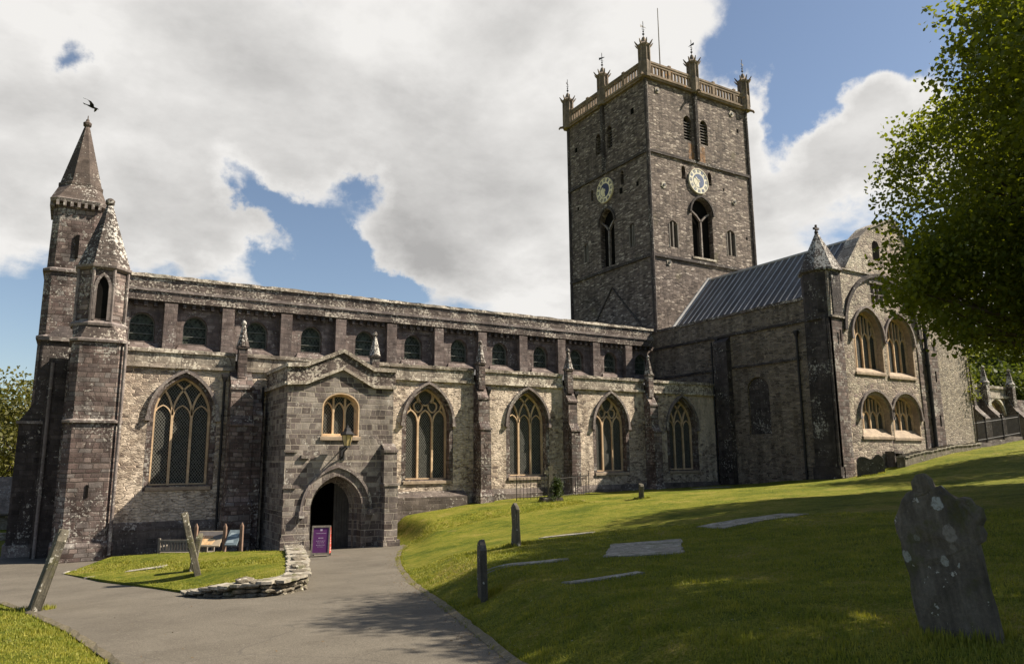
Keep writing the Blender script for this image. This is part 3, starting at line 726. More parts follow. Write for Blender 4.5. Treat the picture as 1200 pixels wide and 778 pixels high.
# gabled parapet: string, band, coping
gpts = [(px0-.06, 3.2), (8.35, 3.26), (9.92, 3.95), (11.35, 3.2), (px1+.08, 3.2)]
def offz(pts, dz): return [(u, z+dz) for u, z in pts]
m = MB(); band(m, S31, offz(gpts, .03), .14, -.15, .1); band(m, lambda u, z, d: (px0-d*-1-.0, u, z), [(PY-.05, 3.23), (AY, 3.23)], .14, -.15, .1); m.build('string_course', M['coping'], po)
m = MB(); up_ = offz(gpts, .72); plate(m, S31, offz(gpts, .09)+up_[::-1], -.03, .33)
m.box(px0-.03, px0+.3, PY+.29, AY-.14, 3.3, 3.93); m.box(px1-.3, px1+.03, PY+.29, AY-.14, 3.3, 3.93); m.build('porch_parapet', M['parapet'], po)
m = MB(); band(m, S31, offz(gpts, .80), .17, -.13, .38); m.rough(px0-.11, px0+.35, PY-.1, AY-.14, 3.93, 4.08, .4, .015, 3); m.rough(px1-.35, px1+.11, PY-.1, AY-.14, 3.93, 4.08, .4, .015, 4); m.build('coping', M['coping'], po)
m = MB(); m.add([(px0, PY+.3, 3.4), (9.92, PY+.3, 3.9), (px1, PY+.3, 3.4), (px0, AY, 3.4), (9.92, AY, 3.9), (px1, AY, 3.4)], [(0,1,4,3), (1,2,5,4)]); m.build('porch_roof', M['lead'], po)
window(S31, *pw, .30, 3, 'perp', 'porch_window', sw=.05, surround='tan', hood=False, bar=.09)
# clasping buttress strips of the porch corners
m = MB()
for a, b in ((11.78, 12.38),):
    m.rough(a, b, PY-.55, PY, GZ, -1.0, 5, 0); m.box(a-.05, b+.05, PY-.6, PY, -1.08, -.98)
    m.rough(a, b, PY-.38, PY, -1.0, .38, 5, 0); m.box(a-.04, b+.04, PY-.42, PY, .35, .47)
    m.add([(a, PY-.38, .47), (b, PY-.38, .47), (b, PY, .75), (a, PY, .75), (a, PY, .47), (b, PY, .47)], [(0,1,2,3),(0,3,4),(1,5,2)])
    m.rough(a-.08, b+.08, PY-.68, PY, GZ, -3.35, 5, 0)
for z in (.42, -1.05, -3.1):
    m.box(px0-.05, px0+.5, PY-.07, PY+.02, z-.05, z+.05)
m.rough(px0-.08, px0+.62, PY-.14, PY, GZ, -3.15, 5, 0)
m.build('porch_buttress', M['porch'], cath)
m = MB(); m.rough(8.25, 8.6, PY-.12, PY+.02, .12, .26, 5, 0); m.build('corbel', M['porch'], po); 

# ---- west turrets ------------------------------------------------
t = MB(); a, b, c, d = -.32, 1.66, 34.0, 36.4
def octprism(mb, prof, cx, cy, ph=math.pi/8): mb.lathe(cx, cy, prof, 8, ph)
def chamf(x0, x1, y0, y1, k, z): return [(x0, y0+k, z), (x0+k, y0, z), (x1-k, y0, z), (x1, y0+k, z), (x1, y1, z), (x0, y1, z)]
t.loft([chamf(a-.12, b+.10, c-.1, d, .3, GZ), chamf(a-.12, b+.10, c-.1, d, .3, -3.2), chamf(a, b, c, d, .28, -3.0), chamf(a, b, c, d, .28, 5.05)])
stt = t.build('stair_turret', M['purple'], cath)
t = MB()
for z in (1.66, 4.95):
    t.loft([chamf(a-.09, b+.09, c-.09, d, .28, z-.06), chamf(a-.1, b+.1, c-.1, d, .28, z+.03), chamf(a, b, c, d, .28, z+.09)])
t.build('string_course', M['string'], stt)
t = MB(); t.loft([chamf(a, b, c, d, .28, 5.04), [(.6+1.02*math.cos(q), 35.1+1.02*math.sin(q), 5.75) for q in [math.pi+math.pi/8, -math.pi/2-math.pi/8, -math.pi/2+math.pi/8, -math.pi/8, math.pi/4, 3*math.pi/4]]])
t.build('weathering', M['parapet'], stt)
t = MB(); octprism(t, [(1.03, 5.4), (1.03, 5.72), (.95, 5.82), (.95, 8.05)], .6, 35.1); oc = t.build('turret_stage', M['purple'], stt)
oc2 = cath
t = MB(); octprism(t, [(1.12, 5.58), (1.14, 5.68), (1.0, 5.8)], .6, 35.1)
for k in range(8):
    q = math.pi/8+k*math.pi/4; t.tube([(.6+.985*math.cos(q), 35.1+.985*math.sin(q), 5.7), (.6+.985*math.cos(q), 35.1+.985*math.sin(q), 8.05)], .07, 6)
octprism(t, [(.98, 7.98), (1.12, 8.06), (1.14, 8.16), (1.02, 8.2)], .6, 35.1); t.build('moulding', M['string'], stt)
t = MB(); octprism(t, [(1.08, 8.14), (.16, 10.95), (.13, 11.05), (.19, 11.12), (.2, 11.26), (.1, 11.36), (.0001, 11.4)], .6, 35.1); t.build('spire', M['spire_lichen'], stt)
t = MB(); ft = south(35.1-.877)      # blind arch on the south facet of the octagon
o_ = arch(.40, .80, 5.9, 7.2, 7.68, 6)
plate(t, ft, o_, -.003); t.build('niche', M['dark'], stt)
t = MB(); band(t, ft, arch(.33, .87, 5.82, 7.2, 7.78, 6)[1:]+[(.33, 5.82)], .11, -.10, .02); t.build('niche_arch', M['string'], stt)
t = MB(); t.box(.62, .72, 33.97, 34.4, -1.35, -.85); t.build('slit_window', M['dark'], stt)
t = MB(); t.tube([(1.62, 34.02, -3.6), (1.62, 34.02, 4.9)], .07, 8); t.build('corner_roll', M['string'], stt)

n_ = MB()
n_.loft([chamf(-1.78, .45, 40.6, 43.4, .3, GZ), chamf(-1.78, .45, 40.6, 43.4, .3, 9.15), chamf(-1.72, .40, 40.65, 43.3, .3, 9.3), chamf(-1.68, .38, 40.65, 43.2, .3, 12.7)])
nt_ = n_.build('nave_turret', M['purple'], cath)
n_ = MB()
for z in (9.2, 5.9): n_.loft([chamf(-1.87, .54, 40.5, 43.4, .3, z-.07), chamf(-1.87, .54, 40.5, 43.4, .3, z+.05), chamf(-1.75, .42, 40.62, 43.3, .3, z+.14)])
x = -1.6
while x < .4: n_.box(x, x+.13, 40.42, 40.68, 12.42, 12.66); x += .3
y = 40.8
while y < 43.2: n_.box(-1.86, -1.66, y, y+.13, 12.42, 12.66); y += .3
n_.loft([chamf(-1.84, .54, 40.45, 43.4, .3, 12.64), chamf(-1.88, .58, 40.4, 43.4, .3, 12.8), chamf(-1.84, .55, 40.43, 43.4, .3, 12.84)])
n_.build('string_course', M['string'], nt_)
n_ = MB(); cx, cy = -.64, 41.85
n_.loft([chamf(-1.84, .55, 40.43, 43.3, .3, 12.84), [(cx+r_*math.cos(q), cy+1.02*math.sin(q), 13.75) for r_ in (1.0,) for q in [math.pi+math.pi/8, -math.pi/2-math.pi/8, -math.pi/2+math.pi/8, -math.pi/8, math.pi/4, 3*math.pi/4]]])
n_.lathe(cx, cy, [(1.06, 13.72), (1.06, 13.85), (.99, 13.9)], 8, math.pi/8)
n_.lathe(cx, cy, [(1.0, 13.85), (.16, 17.1), (.12, 17.2), (.2, 17.3), (.21, 17.42), (.1, 17.52), (.08, 17.62), (.03, 17.66), (.02, 17.85)], 8, math.pi/8)
n_.build('spire', M['spire'], nt_)
n_ = MB(); n_.box(-.62, -.48, 40.56, 40.9, 9.9, 11.05); n_.build('slit_window', M['dark'], nt_)
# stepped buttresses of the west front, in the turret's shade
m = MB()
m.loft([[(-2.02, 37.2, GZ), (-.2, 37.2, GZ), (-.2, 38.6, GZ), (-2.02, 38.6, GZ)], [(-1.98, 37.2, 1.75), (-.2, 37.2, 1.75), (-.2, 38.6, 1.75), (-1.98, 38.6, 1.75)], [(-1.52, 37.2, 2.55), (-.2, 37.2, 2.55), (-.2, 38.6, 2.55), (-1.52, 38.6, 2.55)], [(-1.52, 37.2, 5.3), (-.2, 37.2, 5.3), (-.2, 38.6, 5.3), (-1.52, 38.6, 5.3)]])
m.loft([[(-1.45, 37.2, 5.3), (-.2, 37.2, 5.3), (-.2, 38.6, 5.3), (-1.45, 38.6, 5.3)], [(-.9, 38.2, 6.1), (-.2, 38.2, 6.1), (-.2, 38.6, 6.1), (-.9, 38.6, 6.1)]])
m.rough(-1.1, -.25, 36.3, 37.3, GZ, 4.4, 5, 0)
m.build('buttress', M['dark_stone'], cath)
m = MB(); m.box(-1.62, -.2, 37.1, 38.7, 5.26, 5.42); m.box(-2.08, -.2, 37.12, 38.6, 1.66, 1.78); m.box(-2.1, -.2, 37.05, 38.6, GZ, -3.3); m.tube([(-.95, 36.25, -4), (-.95, 36.25, 4.2)], .07, 8); m.build('string_course', M['string'], cath)

# ---- tower -------------------------------------------------------
TX0, TX1, TY0, TY1, TZ = 38.0, 49.75, 41.85, 52.75, 30.85
TS = south(TY0); TW = west(TX0)
bigS = arch(42.45, 44.8, 16.25, 20.1, 21.35); smS = [arch(39.85, 40.85, 16.7, 18.4, 18.95), arch(46.4, 47.5, 16.9, 18.6, 19.15)]
belS = [arch(42.05, 42.95, 26.3, 28.0, 28.55), arch(43.95, 44.85, 26.3, 28.0, 28.6)]; clkS = [arch(41.55, 42.0, 22.75, 23.6, 23.95), arch(44.55, 45.0, 22.75, 23.6, 23.95)]
bigW = arch(46.45, 48.35, 16.1, 20.0, 21.15); smW = [arch(43.85, 44.55, 17.0, 18.6, 19.0), arch(50.1, 50.75, 17.2, 18.5, 18.95)]
belW = [arch(46.35, 47.1, 26.5, 28.1, 28.6), arch(47.95, 48.65, 26.5, 28.0, 28.5)]; clkW = [arch(45.0, 45.4, 22.7, 23.6, 23.95), arch(49.2, 49.55, 22.5, 23.3, 23.6)]
w = MB()
wall(w, TS, [(TX0, 8), (TX1, 8), (TX1, TZ), (TX0, TZ)], [bigS]+smS+belS+clkS, .5)
wall(w, TW, [(TY0, 8), (TY1, 8), (TY1, TZ), (TY0, TZ)], [bigW]+smW+belW+clkW, .5)
w.add([(TX1, TY0, 0), (TX1, TY1, 0), (TX1, TY1, TZ), (TX1, TY0, TZ), (TX0, TY1, 0), (TX0, TY1, TZ)], [(0,1,2,3), (1,4,5,2), (3,2,5)])
w.add([(TX0, TY0, TZ-.3), (TX1, TY0, TZ-.3), (TX1, TY1, TZ-.3), (TX0, TY1, TZ-.3)], [(0,1,2,3)])
tw = w.build('tower', M['tower'], cath)
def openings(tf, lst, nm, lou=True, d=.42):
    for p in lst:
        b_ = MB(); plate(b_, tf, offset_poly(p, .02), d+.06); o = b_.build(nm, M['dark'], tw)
        us_ = [q[0] for q in p]; zs_ = [q[1] for q in p]
        if lou:
            l_ = MB(); u0, u1 = min(us_), max(us_); z = min(zs_)+.1
            while z < max(zs_)-.35:
                l_.add([tf(u0, z, .12), tf(u1, z, .12), tf(u1, z+.16, .32), tf(u0, z+.16, .32), tf(u0, z-.04, .12), tf(u1, z-.04, .12), tf(u1, z+.12, .32), tf(u0, z+.12, .32)], [(0,1,2,3), (4,5,1,0), (4,7,6,5)]); z += .26
            l_.build('louvre', M['louvre'], tw)
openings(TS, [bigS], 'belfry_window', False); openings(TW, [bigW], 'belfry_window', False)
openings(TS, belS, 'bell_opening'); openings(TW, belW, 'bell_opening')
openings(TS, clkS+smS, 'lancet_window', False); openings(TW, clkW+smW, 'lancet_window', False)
m = MB()
for tf, c, z0, zsp, hw, h in ((TS, 43.62, 16.25, 20.1, 1.1, 1.0), (TW, 47.4, 16.1, 20.0, .9, .95)):
    band(m, tf, [(c, z0), (c, zsp-.6)], .14, .14, .36)
    for s_ in (-1, 1): band(m, tf, [(c, zsp-.7), (c+s_*hw*.45, zsp-.2), (c+s_*hw*.9, zsp+.1)], .14, .14, .34)
m.build('tracery', M['string'], tw)
m = MB()
for tf, lst in ((TS, smS), (TW, smW)):
    for p in lst:
        us_ = [q[0] for q in p]; zs_ = [q[1] for q in p]
        u = (min(us_)+max(us_))/2; band(m, tf, [(u, min(zs_)), (u, max(zs_)-.1)], .13, .05, .3)
        band(m, tf, [(min(us_)+.05, min(zs_)), (min(us_)+.05, max(zs_)-.3)], .1, -.03, .3); band(m, tf, [(max(us_)-.05, min(zs_)), (max(us_)-.05, max(zs_)-.3)], .1, -.03, .3)
m.build('mullion', M['louvre'], tw)
m = MB()
for tf, c, hw, zsp, za in ((TS, 43.62, 1.17, 20.1, 21.35), (TW, 47.4, .95, 20.0, 21.15)):
    band(m, tf, head(c-hw-.16, c+hw+.16, zsp-.1, za+.2, 9), .16, -.14, .02)
m.build('hood_mould', M['dark_stone'], tw)
m = MB(); band(m, TS, [(42.3, 16.15), (44.95, 16.15)], .16, -.08, .4); m.build('sill', M['coping'], tw)
m = MB()
for z in (15.78, 24.5):
    m.rough(TX0-.13, TX1+.13, TY0-.13, TY0+.05, z-.12, z+.12, .8, .012, 2); m.rough(TX0-.13, TX0+.05, TY0+.05, TY1+.13, z-.12, z+.12, .8, .012, 3)
    m.rough(TX1-.05, TX1+.13, TY0+.05, TY1+.13, z-.12, z+.12, .8, .012, 5)
m.build('string_course', M['dark_stone'], tw)
m = MB()
for x, y in ((TX0, TY0), (TX1, TY0), (TX0, TY1), (TX1, TY1)): m.tube([(x, y, 8), (x, y, TZ)], .17, 8)
m.tube([(43.45, TY0-.08, 24.7), (43.45, TY0-.08, TZ)], .22, 6); m.tube([(TX0-.08, 47.5, 24.7), (TX0-.08, 47.5, TZ)], .22, 6)
m.build('corner_shaft', M['dark_stone'], tw)
# gable scar of an older, steeper roof on the west face
m = MB(); band(m, TW, [(43.3, 10.2), (46.95, 14.15), (50.6, 10.2)], .14, -.10, .02); m.build('roof_scar', M['dark_stone'], tw)
# cornice and pierced parapet
m = MB()
for z0, z1, e in ((TZ-.08, TZ+.1, .22), (TZ+.1, TZ+.2, .3)):
    m.box(TX0-e, TX1+e, TY0-e, TY0+.3, z0, z1); m.box(TX0-e, TX1+e, TY1-.3, TY1+e, z0, z1); m.box(TX0-e, TX0+.3, TY0+.3, TY1-.3, z0, z1); m.box(TX1-.3, TX1+e, TY0+.3, TY1-.3, z0, z1)
for (x, y, dx, dy) in ((TX0, TY0, -.7, -.35), (TX1, TY0, .75, -.3), (TX0, TY1, -.75, .3), (43.45, TY0, 0, -.7)):
    m.tube([(x, y, TZ+.02), (x+dx*.6, y+dy*.6, TZ+.05), (x+dx, y+dy, TZ-.02), (x+dx*1.12, y+dy*1.12, TZ-.18)], .15, 6, .08)
m.build('cornice', M['balust'], tw)
m = MB(); z0, z1 = TZ+.2, TZ+1.45
def bal(p0, p1):
    (xa, ya), (xb, yb) = p0, p1; L_ = math.hypot(xb-xa, yb-ya); n = int(L_/.36); alongx = abs(xb-xa) > abs(yb-ya)
    def bx(t0, t1, hw, za, zb):
        if alongx: m.box(xa+(xb-xa)*t0, xa+(xb-xa)*t1, ya-hw, ya+hw, za, zb)
        else: m.box(xa-hw, xa+hw, ya+(yb-ya)*t0, ya+(yb-ya)*t1, za, zb)
    bx(0, 1, .13, z0, z0+.16); bx(0, 1, .11, z1-.36, z1-.16); bx(0, 1, .15, z1-.16, z1)
    for i in range(n+1):
        t_ = i/n; big = (i % 7 == 0); hw = (.14 if big else .075)/L_
        bx(max(0, t_-hw), min(1, t_+hw), .12 if big else .08, z0+.16, z1-.36)
        if big: bx(max(0, t_-hw), min(1, t_+hw), .16, z1, z1+.14)
e = .08
bal((TX0, TY0-e), (TX1, TY0-e)); bal((TX0, TY1+e), (TX1, TY1+e)); bal((TX0-e, TY0), (TX0-e, TY1)); bal((TX1+e, TY0), (TX1+e, TY1))
m.build('balustrade', M['balust'], tw)
pin0 = None; vane0 = None
for k, (x, y) in enumerate(((TX0, TY0), (43.45, TY0), (TX1, TY0), (TX0, 47.4), (TX0, TY1), (43.45, TY1), (TX1, TY1), (TX1, 47.4))):
    q = MB(); zt = 33.75
    q.lathe(x, y, [(.52, TZ-.1), (.52, TZ+1.2), (.44, TZ+1.4), (.44, zt-.35), (.52, zt-.28), (.56, zt-.12), (.42, zt), (.30, zt+.12), (.12, zt+.62), (.0001, zt+.72)], 8, math.pi/8)
    for j in range(8):
        an = math.pi/8+j*math.pi/4; ca, sa = math.cos(an), math.sin(an)
        q.tube([(x+.47*ca, y+.47*sa, TZ+.2), (x+.47*ca, y+.47*sa, zt-.3)], .075, 5)
        q.tube([(x+.5*ca, y+.5*sa, zt-.2), (x+.66*ca, y+.66*sa, zt-.02), (x+.80*ca, y+.80*sa, zt+.18)], [.09, .07, .03], 5)
    q.build('pinnacle', M['pinstone'], tw)
    q = MB(); zt += .65
    q.tube([(x, y, zt), (x, y, zt+1.35)], .03, 6); q.ico((x, y, zt+.28), .11, 1); q.ico((x, y, zt+.52), .08, 1)
    an = k*1.7; q.box(x-.02, x+.02, y-.02, y+.02, zt+1.2, zt+1.45)
    ca, sa = math.cos(an), math.sin(an)
    q.add([(x-.3*ca, y-.3*sa, zt+.86), (x+.32*ca, y+.32*sa, zt+.94), (x+.1*ca, y+.1*sa, zt+1.0), (x-.3*ca, y-.3*sa, zt+1.08), (x-.3*ca+.02, y-.3*sa+.02, zt+.86), (x+.32*ca+.02, y+.32*sa+.02, zt+.94), (x+.1*ca+.02, y+.1*sa+.02, zt+1.0), (x-.3*ca+.02, y-.3*sa+.02, zt+1.08)], [(0,1,2,3), (4,5,6,7), (0,1,5,4), (3,7,6,2)])
    q.tube([(x-.16, y, zt+.7), (x+.16, y, zt+.7)], .02, 4)
    q.build('weather_vane', M['iron'], tw)
# tie-plates: pale squares of stone with a dark boss
m = MB(); m2 = MB()
for tf, u, z in ((TS, 39.5, 21.8), (TS, 47.6, 21.8), (TS, 39.7, 15.35), (TS, 39.25, 30.0), (TS, 47.95, 30.05), (TS, 48.6, 10.9), (TS, 47.2, 14.9)):
    plate(m, tf, [(u+.28*math.cos(a_)*(1+.2*math.sin(5*a_+u)), z+.28*math.sin(a_)) for a_ in [i*math.pi/6 for i in range(12)]], -.05, .05)
    plate(m2, tf, [(u+.11*math.cos(a_), z+.11*math.sin(a_)) for a_ in [i*math.pi/4 for i in range(8)]], -.13, .08)
m.build('tie_plate', M['coping'], tw); m2.build('tie_bolt', M['iron'], tw)
m = MB()
for tf, u, z, s_ in ((TW, 43.6, 28.6, .2), (TW, 51.6, 28.2, .18), (TW, 45.4, 22.2, .2), (TS, 48.6, 28.6, .14), (TS, 46.4, 22.7, .1), (TS, 48.9, 18.7, .1), (TW, 43.3, 22.1, .15), (TW, 51.5, 22.5, .12)):
    plate(m, tf, [(u-s_, z-s_*1.3), (u+s_, z-s_*1.3), (u+s_, z+s_*1.3), (u-s_, z+s_*1.3)], -.004)
m.build('putlog_hole', M['dark'], tw)

def clock(tf, u, z, r, face, num, ctr, hands, mirror):
    cf = MB(); N_ = 40; circ = lambda rr, n=N_: [(u+rr*math.cos(2*math.pi*i/n), z+rr*math.sin(2*math.pi*i/n)) for i in range(n)]
    plate(cf, tf, circ(r), -.12, .12); c_ = cf.build('clock_face', face, tw)
    b_ = MB(); band(b_, tf, circ(r*.97), r*.06, -.15, -.10, True)
    b_.build('clock_rim', face, tw)
    s = 1 if mirror else 1
    g = MB()
    rom = ['XII','I','II','III','IIII','V','VI','VII','VIII','IX','X','XI']
    for i in range(12):
        th = math.pi/2-2*math.pi*i/12*s; cu, cz = math.cos(th), math.sin(th); tu, tz = -cz*-1*s, cu*-1*s
        def P_(a_, rad): return (u+cu*rad*r+tu*a_*r, z+cz*rad*r+tz*a_*r)
        plate(g, tf, [P_(-.105, .69), P_(.105, .69), P_(.125, .93), P_(-.125, .93)], -.126, .005)
    g.build('numeral_plate', num, tw)
    g = MB()
    for i in range(12):
        th = math.pi/2-2*math.pi*i/12*s; cu, cz = math.cos(th), math.sin(th); tu, tz = -cz*-1*s, cu*-1*s
        def P_(a_, rad): return (u+cu*rad*r+tu*a_*r, z+cz*rad*r+tz*a_*r)
        txt = rom[i]; wd = {'I': .035, 'V': .07, 'X': .07}; tot = sum(wd[c] for c in txt)+.012*(len(txt)-1); k_ = min(1, .19/tot); x = -tot*k_/2
        for c in txt:
            w_ = wd[c]*k_; l0, l1 = .73, .90
            if c == 'I': band(g, tf, [P_(x+w_/2, l0), P_(x+w_/2, l1)], .018*r, -.134, -.128)
            if c == 'V': band(g, tf, [P_(x, l1), P_(x+w_/2, l0), P_(x+w_, l1)], .016*r, -.134, -.128)
            if c == 'X': band(g, tf, [P_(x, l1), P_(x+w_, l0)], .016*r, -.134, -.128); band(g, tf, [P_(x, l0), P_(x+w_, l1)], .016*r, -.1345, -.1285)
            x += w_+.012*k_
    g.build('numeral', face, tw)
    g = MB(); plate(g, tf, circ(r*.56, 32), -.127, .006); g.build('clock_centre', ctr, tw)
    g = MB(); plate(g, tf, [(u+(q[0])*r, z+q[1]*r) for q in ((-.52,-.1),(-.5,.12),(-.2,.3),(-.02,.0),(.05,-.52),(-.25,-.48),(-.42,-.3))], -.131, .003)
    g.build('clock_sector', hands, tw)
    h_ = MB()
    for ang, ln_, wd_ in ((-50, .48, .06), (-147, .78, .04)):      # twenty-five to eleven
        a_ = math.radians(90+abs(ang))
        cu, cz = math.cos(a_), math.sin(a_)
        plate(h_, tf, [(u-cz*wd_*r-cu*.12*r, z+cu*wd_*r-cz*.12*r), (u+cz*wd_*r-cu*.12*r, z-cu*wd_*r-cz*.12*r), (u+cz*wd_*.6*r+cu*ln_*r*.8, z-cu*wd_*.6*r+cz*ln_*r*.8), (u+cu*ln_*r, z+cz*ln_*r), (u-cz*wd_*.6*r+cu*ln_*r*.8, z+cu*wd_*.6*r+cz*ln_*r*.8)], -.15, .012)
    h_.build('clock_hand', hands, tw)
cream = plain('cream_clock_paint', (.66,.61,.48), .7, .12, 5, obj=False); cblue = plain('blue_clock_paint', (.09,.12,.21), .7, .2, 5, obj=False); navy = plain('navy_clock_paint', (.045,.05,.10), .7, .2, 5, obj=False)
gold = plain('pale_gold_clock_paint', (.80,.70,.46), .7, .15, 5, obj=False); hand_c = plain('pale_hand_paint', (.72,.66,.5), .6, .1, 5, obj=False)
clock(TS, 43.35, 22.85, 1.1, cream, cblue, cblue, hand_c, False)
TWm = lambda u, z, d: (TX0+d, 2*47.45-u, z)
clock(TWm, 47.45, 22.9, 1.1, gold, navy, navy, gold, True)

# ---- south transept ----------------------------------------------
XW = 37.0; XE = 46.2; YS = 26.0; TRZ = 9.4
W37 = west(XW); S26 = south(YS)
blk = arch(30.72, 32.42, 1.45, 4.2, 5.05, 8)
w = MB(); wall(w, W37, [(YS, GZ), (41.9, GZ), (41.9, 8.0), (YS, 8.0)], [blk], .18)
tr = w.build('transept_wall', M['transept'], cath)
m = MB(); plate(m, W37, offset_poly(blk, .02), .15); m.build('blocked_window', M['dark_stone'], tr)
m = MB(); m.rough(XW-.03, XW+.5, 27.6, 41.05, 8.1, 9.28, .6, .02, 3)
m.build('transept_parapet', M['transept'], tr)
m = MB(); m.rough(XW-.12, XW+.5, 27.6, 41.05, 9.28, 9.44, .42, .03, 4); m.build('coping', M['parapet'], tr)
m = MB(); m.rough(XW-.12, XW+.2, 27.6, 41.05, 7.94, 8.1, .7, .02, 5); m.rough(XW-.10, XW+.2, 28.2, 33.5, 5.74, 5.88, .7, .02, 6); m.rough(XW-.10, XW+.2, 34.8, 41.4, 5.74, 5.88, .7, .02, 6)
m.build('string_course', M['dark_stone'], tr)
m = MB(); m.rough(XW-.42, XW+.1, 33.6, 34.75, GZ, 7.6, 5, 0); m.add([(XW-.42,33.6,7.6),(XW-.42,34.75,7.6),(XW,34.75,7.95),(XW,33.6,7.95),(XW,33.6,7.6),(XW,34.75,7.6)], [(0,1,2,3),(0,3,4),(1,5,2)])
m.rough(XW-.22, XW+.1, 26.2, 27.62, GZ, 8.0, 5, 0); m.rough(XW-.3, XW+.1, 25.95, 27.75, GZ, -.55, 5, 0)
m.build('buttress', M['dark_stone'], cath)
pipe(XW-.1, 28.35, -1.5, 7.2, True, .065); pipe(XW-.35, 34.95, -1.8, 7.7, False, .06)
m = MB(); m.tube([(36.85, 26.1, -1.3), (36.85, 26.1, 7.9)], .09, 8); m.build('corner_shaft', M['dark_stone'], cath)
# south front with its wide relieving arch and four windows
SW = [(39.0, 41.7, 4.95, 7.1, 8.62), (42.2, 44.87, 4.85, 7.0, 8.52), (39.1, 41.82, 1.2, 2.42, 3.6), (42.15, 44.82, 1.15, 2.4, 3.58)]
sq = [(41.05, 9.15), (42.85, 9.15), (42.85, 10.45), (41.05, 10.45)]
holes = [arch(*q) for q in SW]+[sq]
gout = [(XW, GZ), (51.0, GZ), (51.0, 6.9), (50.2, 7.6), (49.4, 9.0), (46.6, 12.4), (44.0, 14.9), (42.6, 14.4), (41.5, 13.95), (40.4, 13.1), (38.7, 11.0), (37.9, 10.7), (XW, 10.7)]
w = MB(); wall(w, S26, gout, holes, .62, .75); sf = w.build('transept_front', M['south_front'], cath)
w = MB(); plate(w, S26, [(46.35, GZ), (51.05, GZ), (51.05, 6.92), (50.2, 7.62), (49.42, 9.02), (46.35, 12.0)], -.06, .05); w.build('rubble_wall', M['rubble_end'], cath)
w = MB(); w.add([(51.0, 26.0, GZ), (51.0, 34, GZ), (51.0, 34, 6.9), (51.0, 26.0, 6.9)], [(0,1,2,3)]); w.box(50.0, 51.0, 34, 41.85, GZ, 9); w.build('transept_wall', M['rubble_end'], cath)
for i, q in enumerate(SW):
    window(S26, *q, .42, 4, 'perp', 'transept_window', sw=.14 if i < 2 else .1, surround='tan_pale', bar=.10, sillslope=.42 if i > 1 else .25, hood=True)
m = MB(); plate(m, S26, offset_poly(sq, .02), .4); so = m.build('square_window', M['dark'], sf)
m = MB()
for k in range(5): u = 41.05+1.8*k/4; band(m, S26, [(u, 9.15), (u, 10.45)], .09, .05, .3)
band(m, S26, [(41.0, 9.8), (42.9, 9.8)], .07, .08, .28); band(m, S26, [(40.9, 10.5), (43.0, 10.5)], .14, -.07, .3); m.build('mullion', M['string'], sf)
m = MB(); hd = []
for i in range(25):
    a_ = math.pi*i/24; hd.append((41.95+3.75*math.cos(a_), 7.3+3.65*math.sin(a_)))
band(m, S26, hd, .22, -.16, .03); m.build('relieving_arch', M['dark_stone'], sf)
m = MB(); cp = [(50.2, 7.68), (49.4, 9.08), (46.6, 12.48), (44.0, 14.98), (42.6, 14.48), (41.5, 14.03), (40.4, 13.18), (38.7, 11.08)]
band(m, S26, cp[::-1], .14, -.1, .85); m.build('coping', M['coping'], sf)
m = MB(); band(m, S26, [(38.3, 11.0), (41.2, 10.98), (45.5, 10.9)], .10, -.1, .03); band(m, S26, [(XW-.05, 8.02), (38.2, 8.0)], .13, -.14, .03); m.build('string_course', M['coping'], sf)
m = MB(); plate(m, S26, arch(41.65, 42.35, 12.0, 12.9, 13.25, 6), -.006); m.build('round_opening', M['dark'], sf)
m = MB(); plate(m, S26, [(XW-.005, GZ), (37.95, GZ), (37.95, 8.0), (XW-.005, 8.0)], -.05, .045); m.build('quoin', M['purple'], sf)
m = MB()
plate(m, S26, [(45.35, GZ), (46.0, GZ), (46.0, 7.0), (45.35, 7.0)], -.05, .045); plate(m, S26, [(46.36, GZ), (47.4, GZ), (47.4, 7.0), (46.36, 7.0)], -.11, .045); m.build('quoin', M['purple'], sf)
m = MB()
for u, z in ((37.6, 6.9), (47.0, 5.0), (47.0, 2.2), (47.1, 7.0)): plate(m, S26, [(u-.07, z-.35), (u+.07, z-.35), (u+.07, z+.35), (u-.07, z+.35)], -.12)
m.build('slit_window', M['dark'], sf)
pipe(46.18, 25.86, -.1, 8.6, True, .11)
# corner turret
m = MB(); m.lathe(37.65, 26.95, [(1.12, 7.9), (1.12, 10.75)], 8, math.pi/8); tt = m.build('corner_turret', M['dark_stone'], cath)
m = MB(); m.lathe(37.65, 26.95, [(1.14, 10.7), (1.28, 10.8), (1.28, 10.88), (.12, 13.25), (.1, 13.3)], 8, math.pi/8); m.build('spire', M['spire_lichen'], tt)
m = MB(); m.box(37.6, 37.7, 26.9, 27.0, 13.2, 13.85); m.ico((37.65, 26.95, 13.38), .13, 1); m.box(37.44, 37.86, 26.88, 27.02, 13.55, 13.67); m.build('cross', M['dark_stone'], tt)
m = MB(); plate(m, S26, [(XW, 8.0), (38.35, 8.0), (38.3, 11.0), (37.9, 10.95), (XW+.2, 10.7)], -.04, .035); m.build('turret_face', M['south_front'], tt)
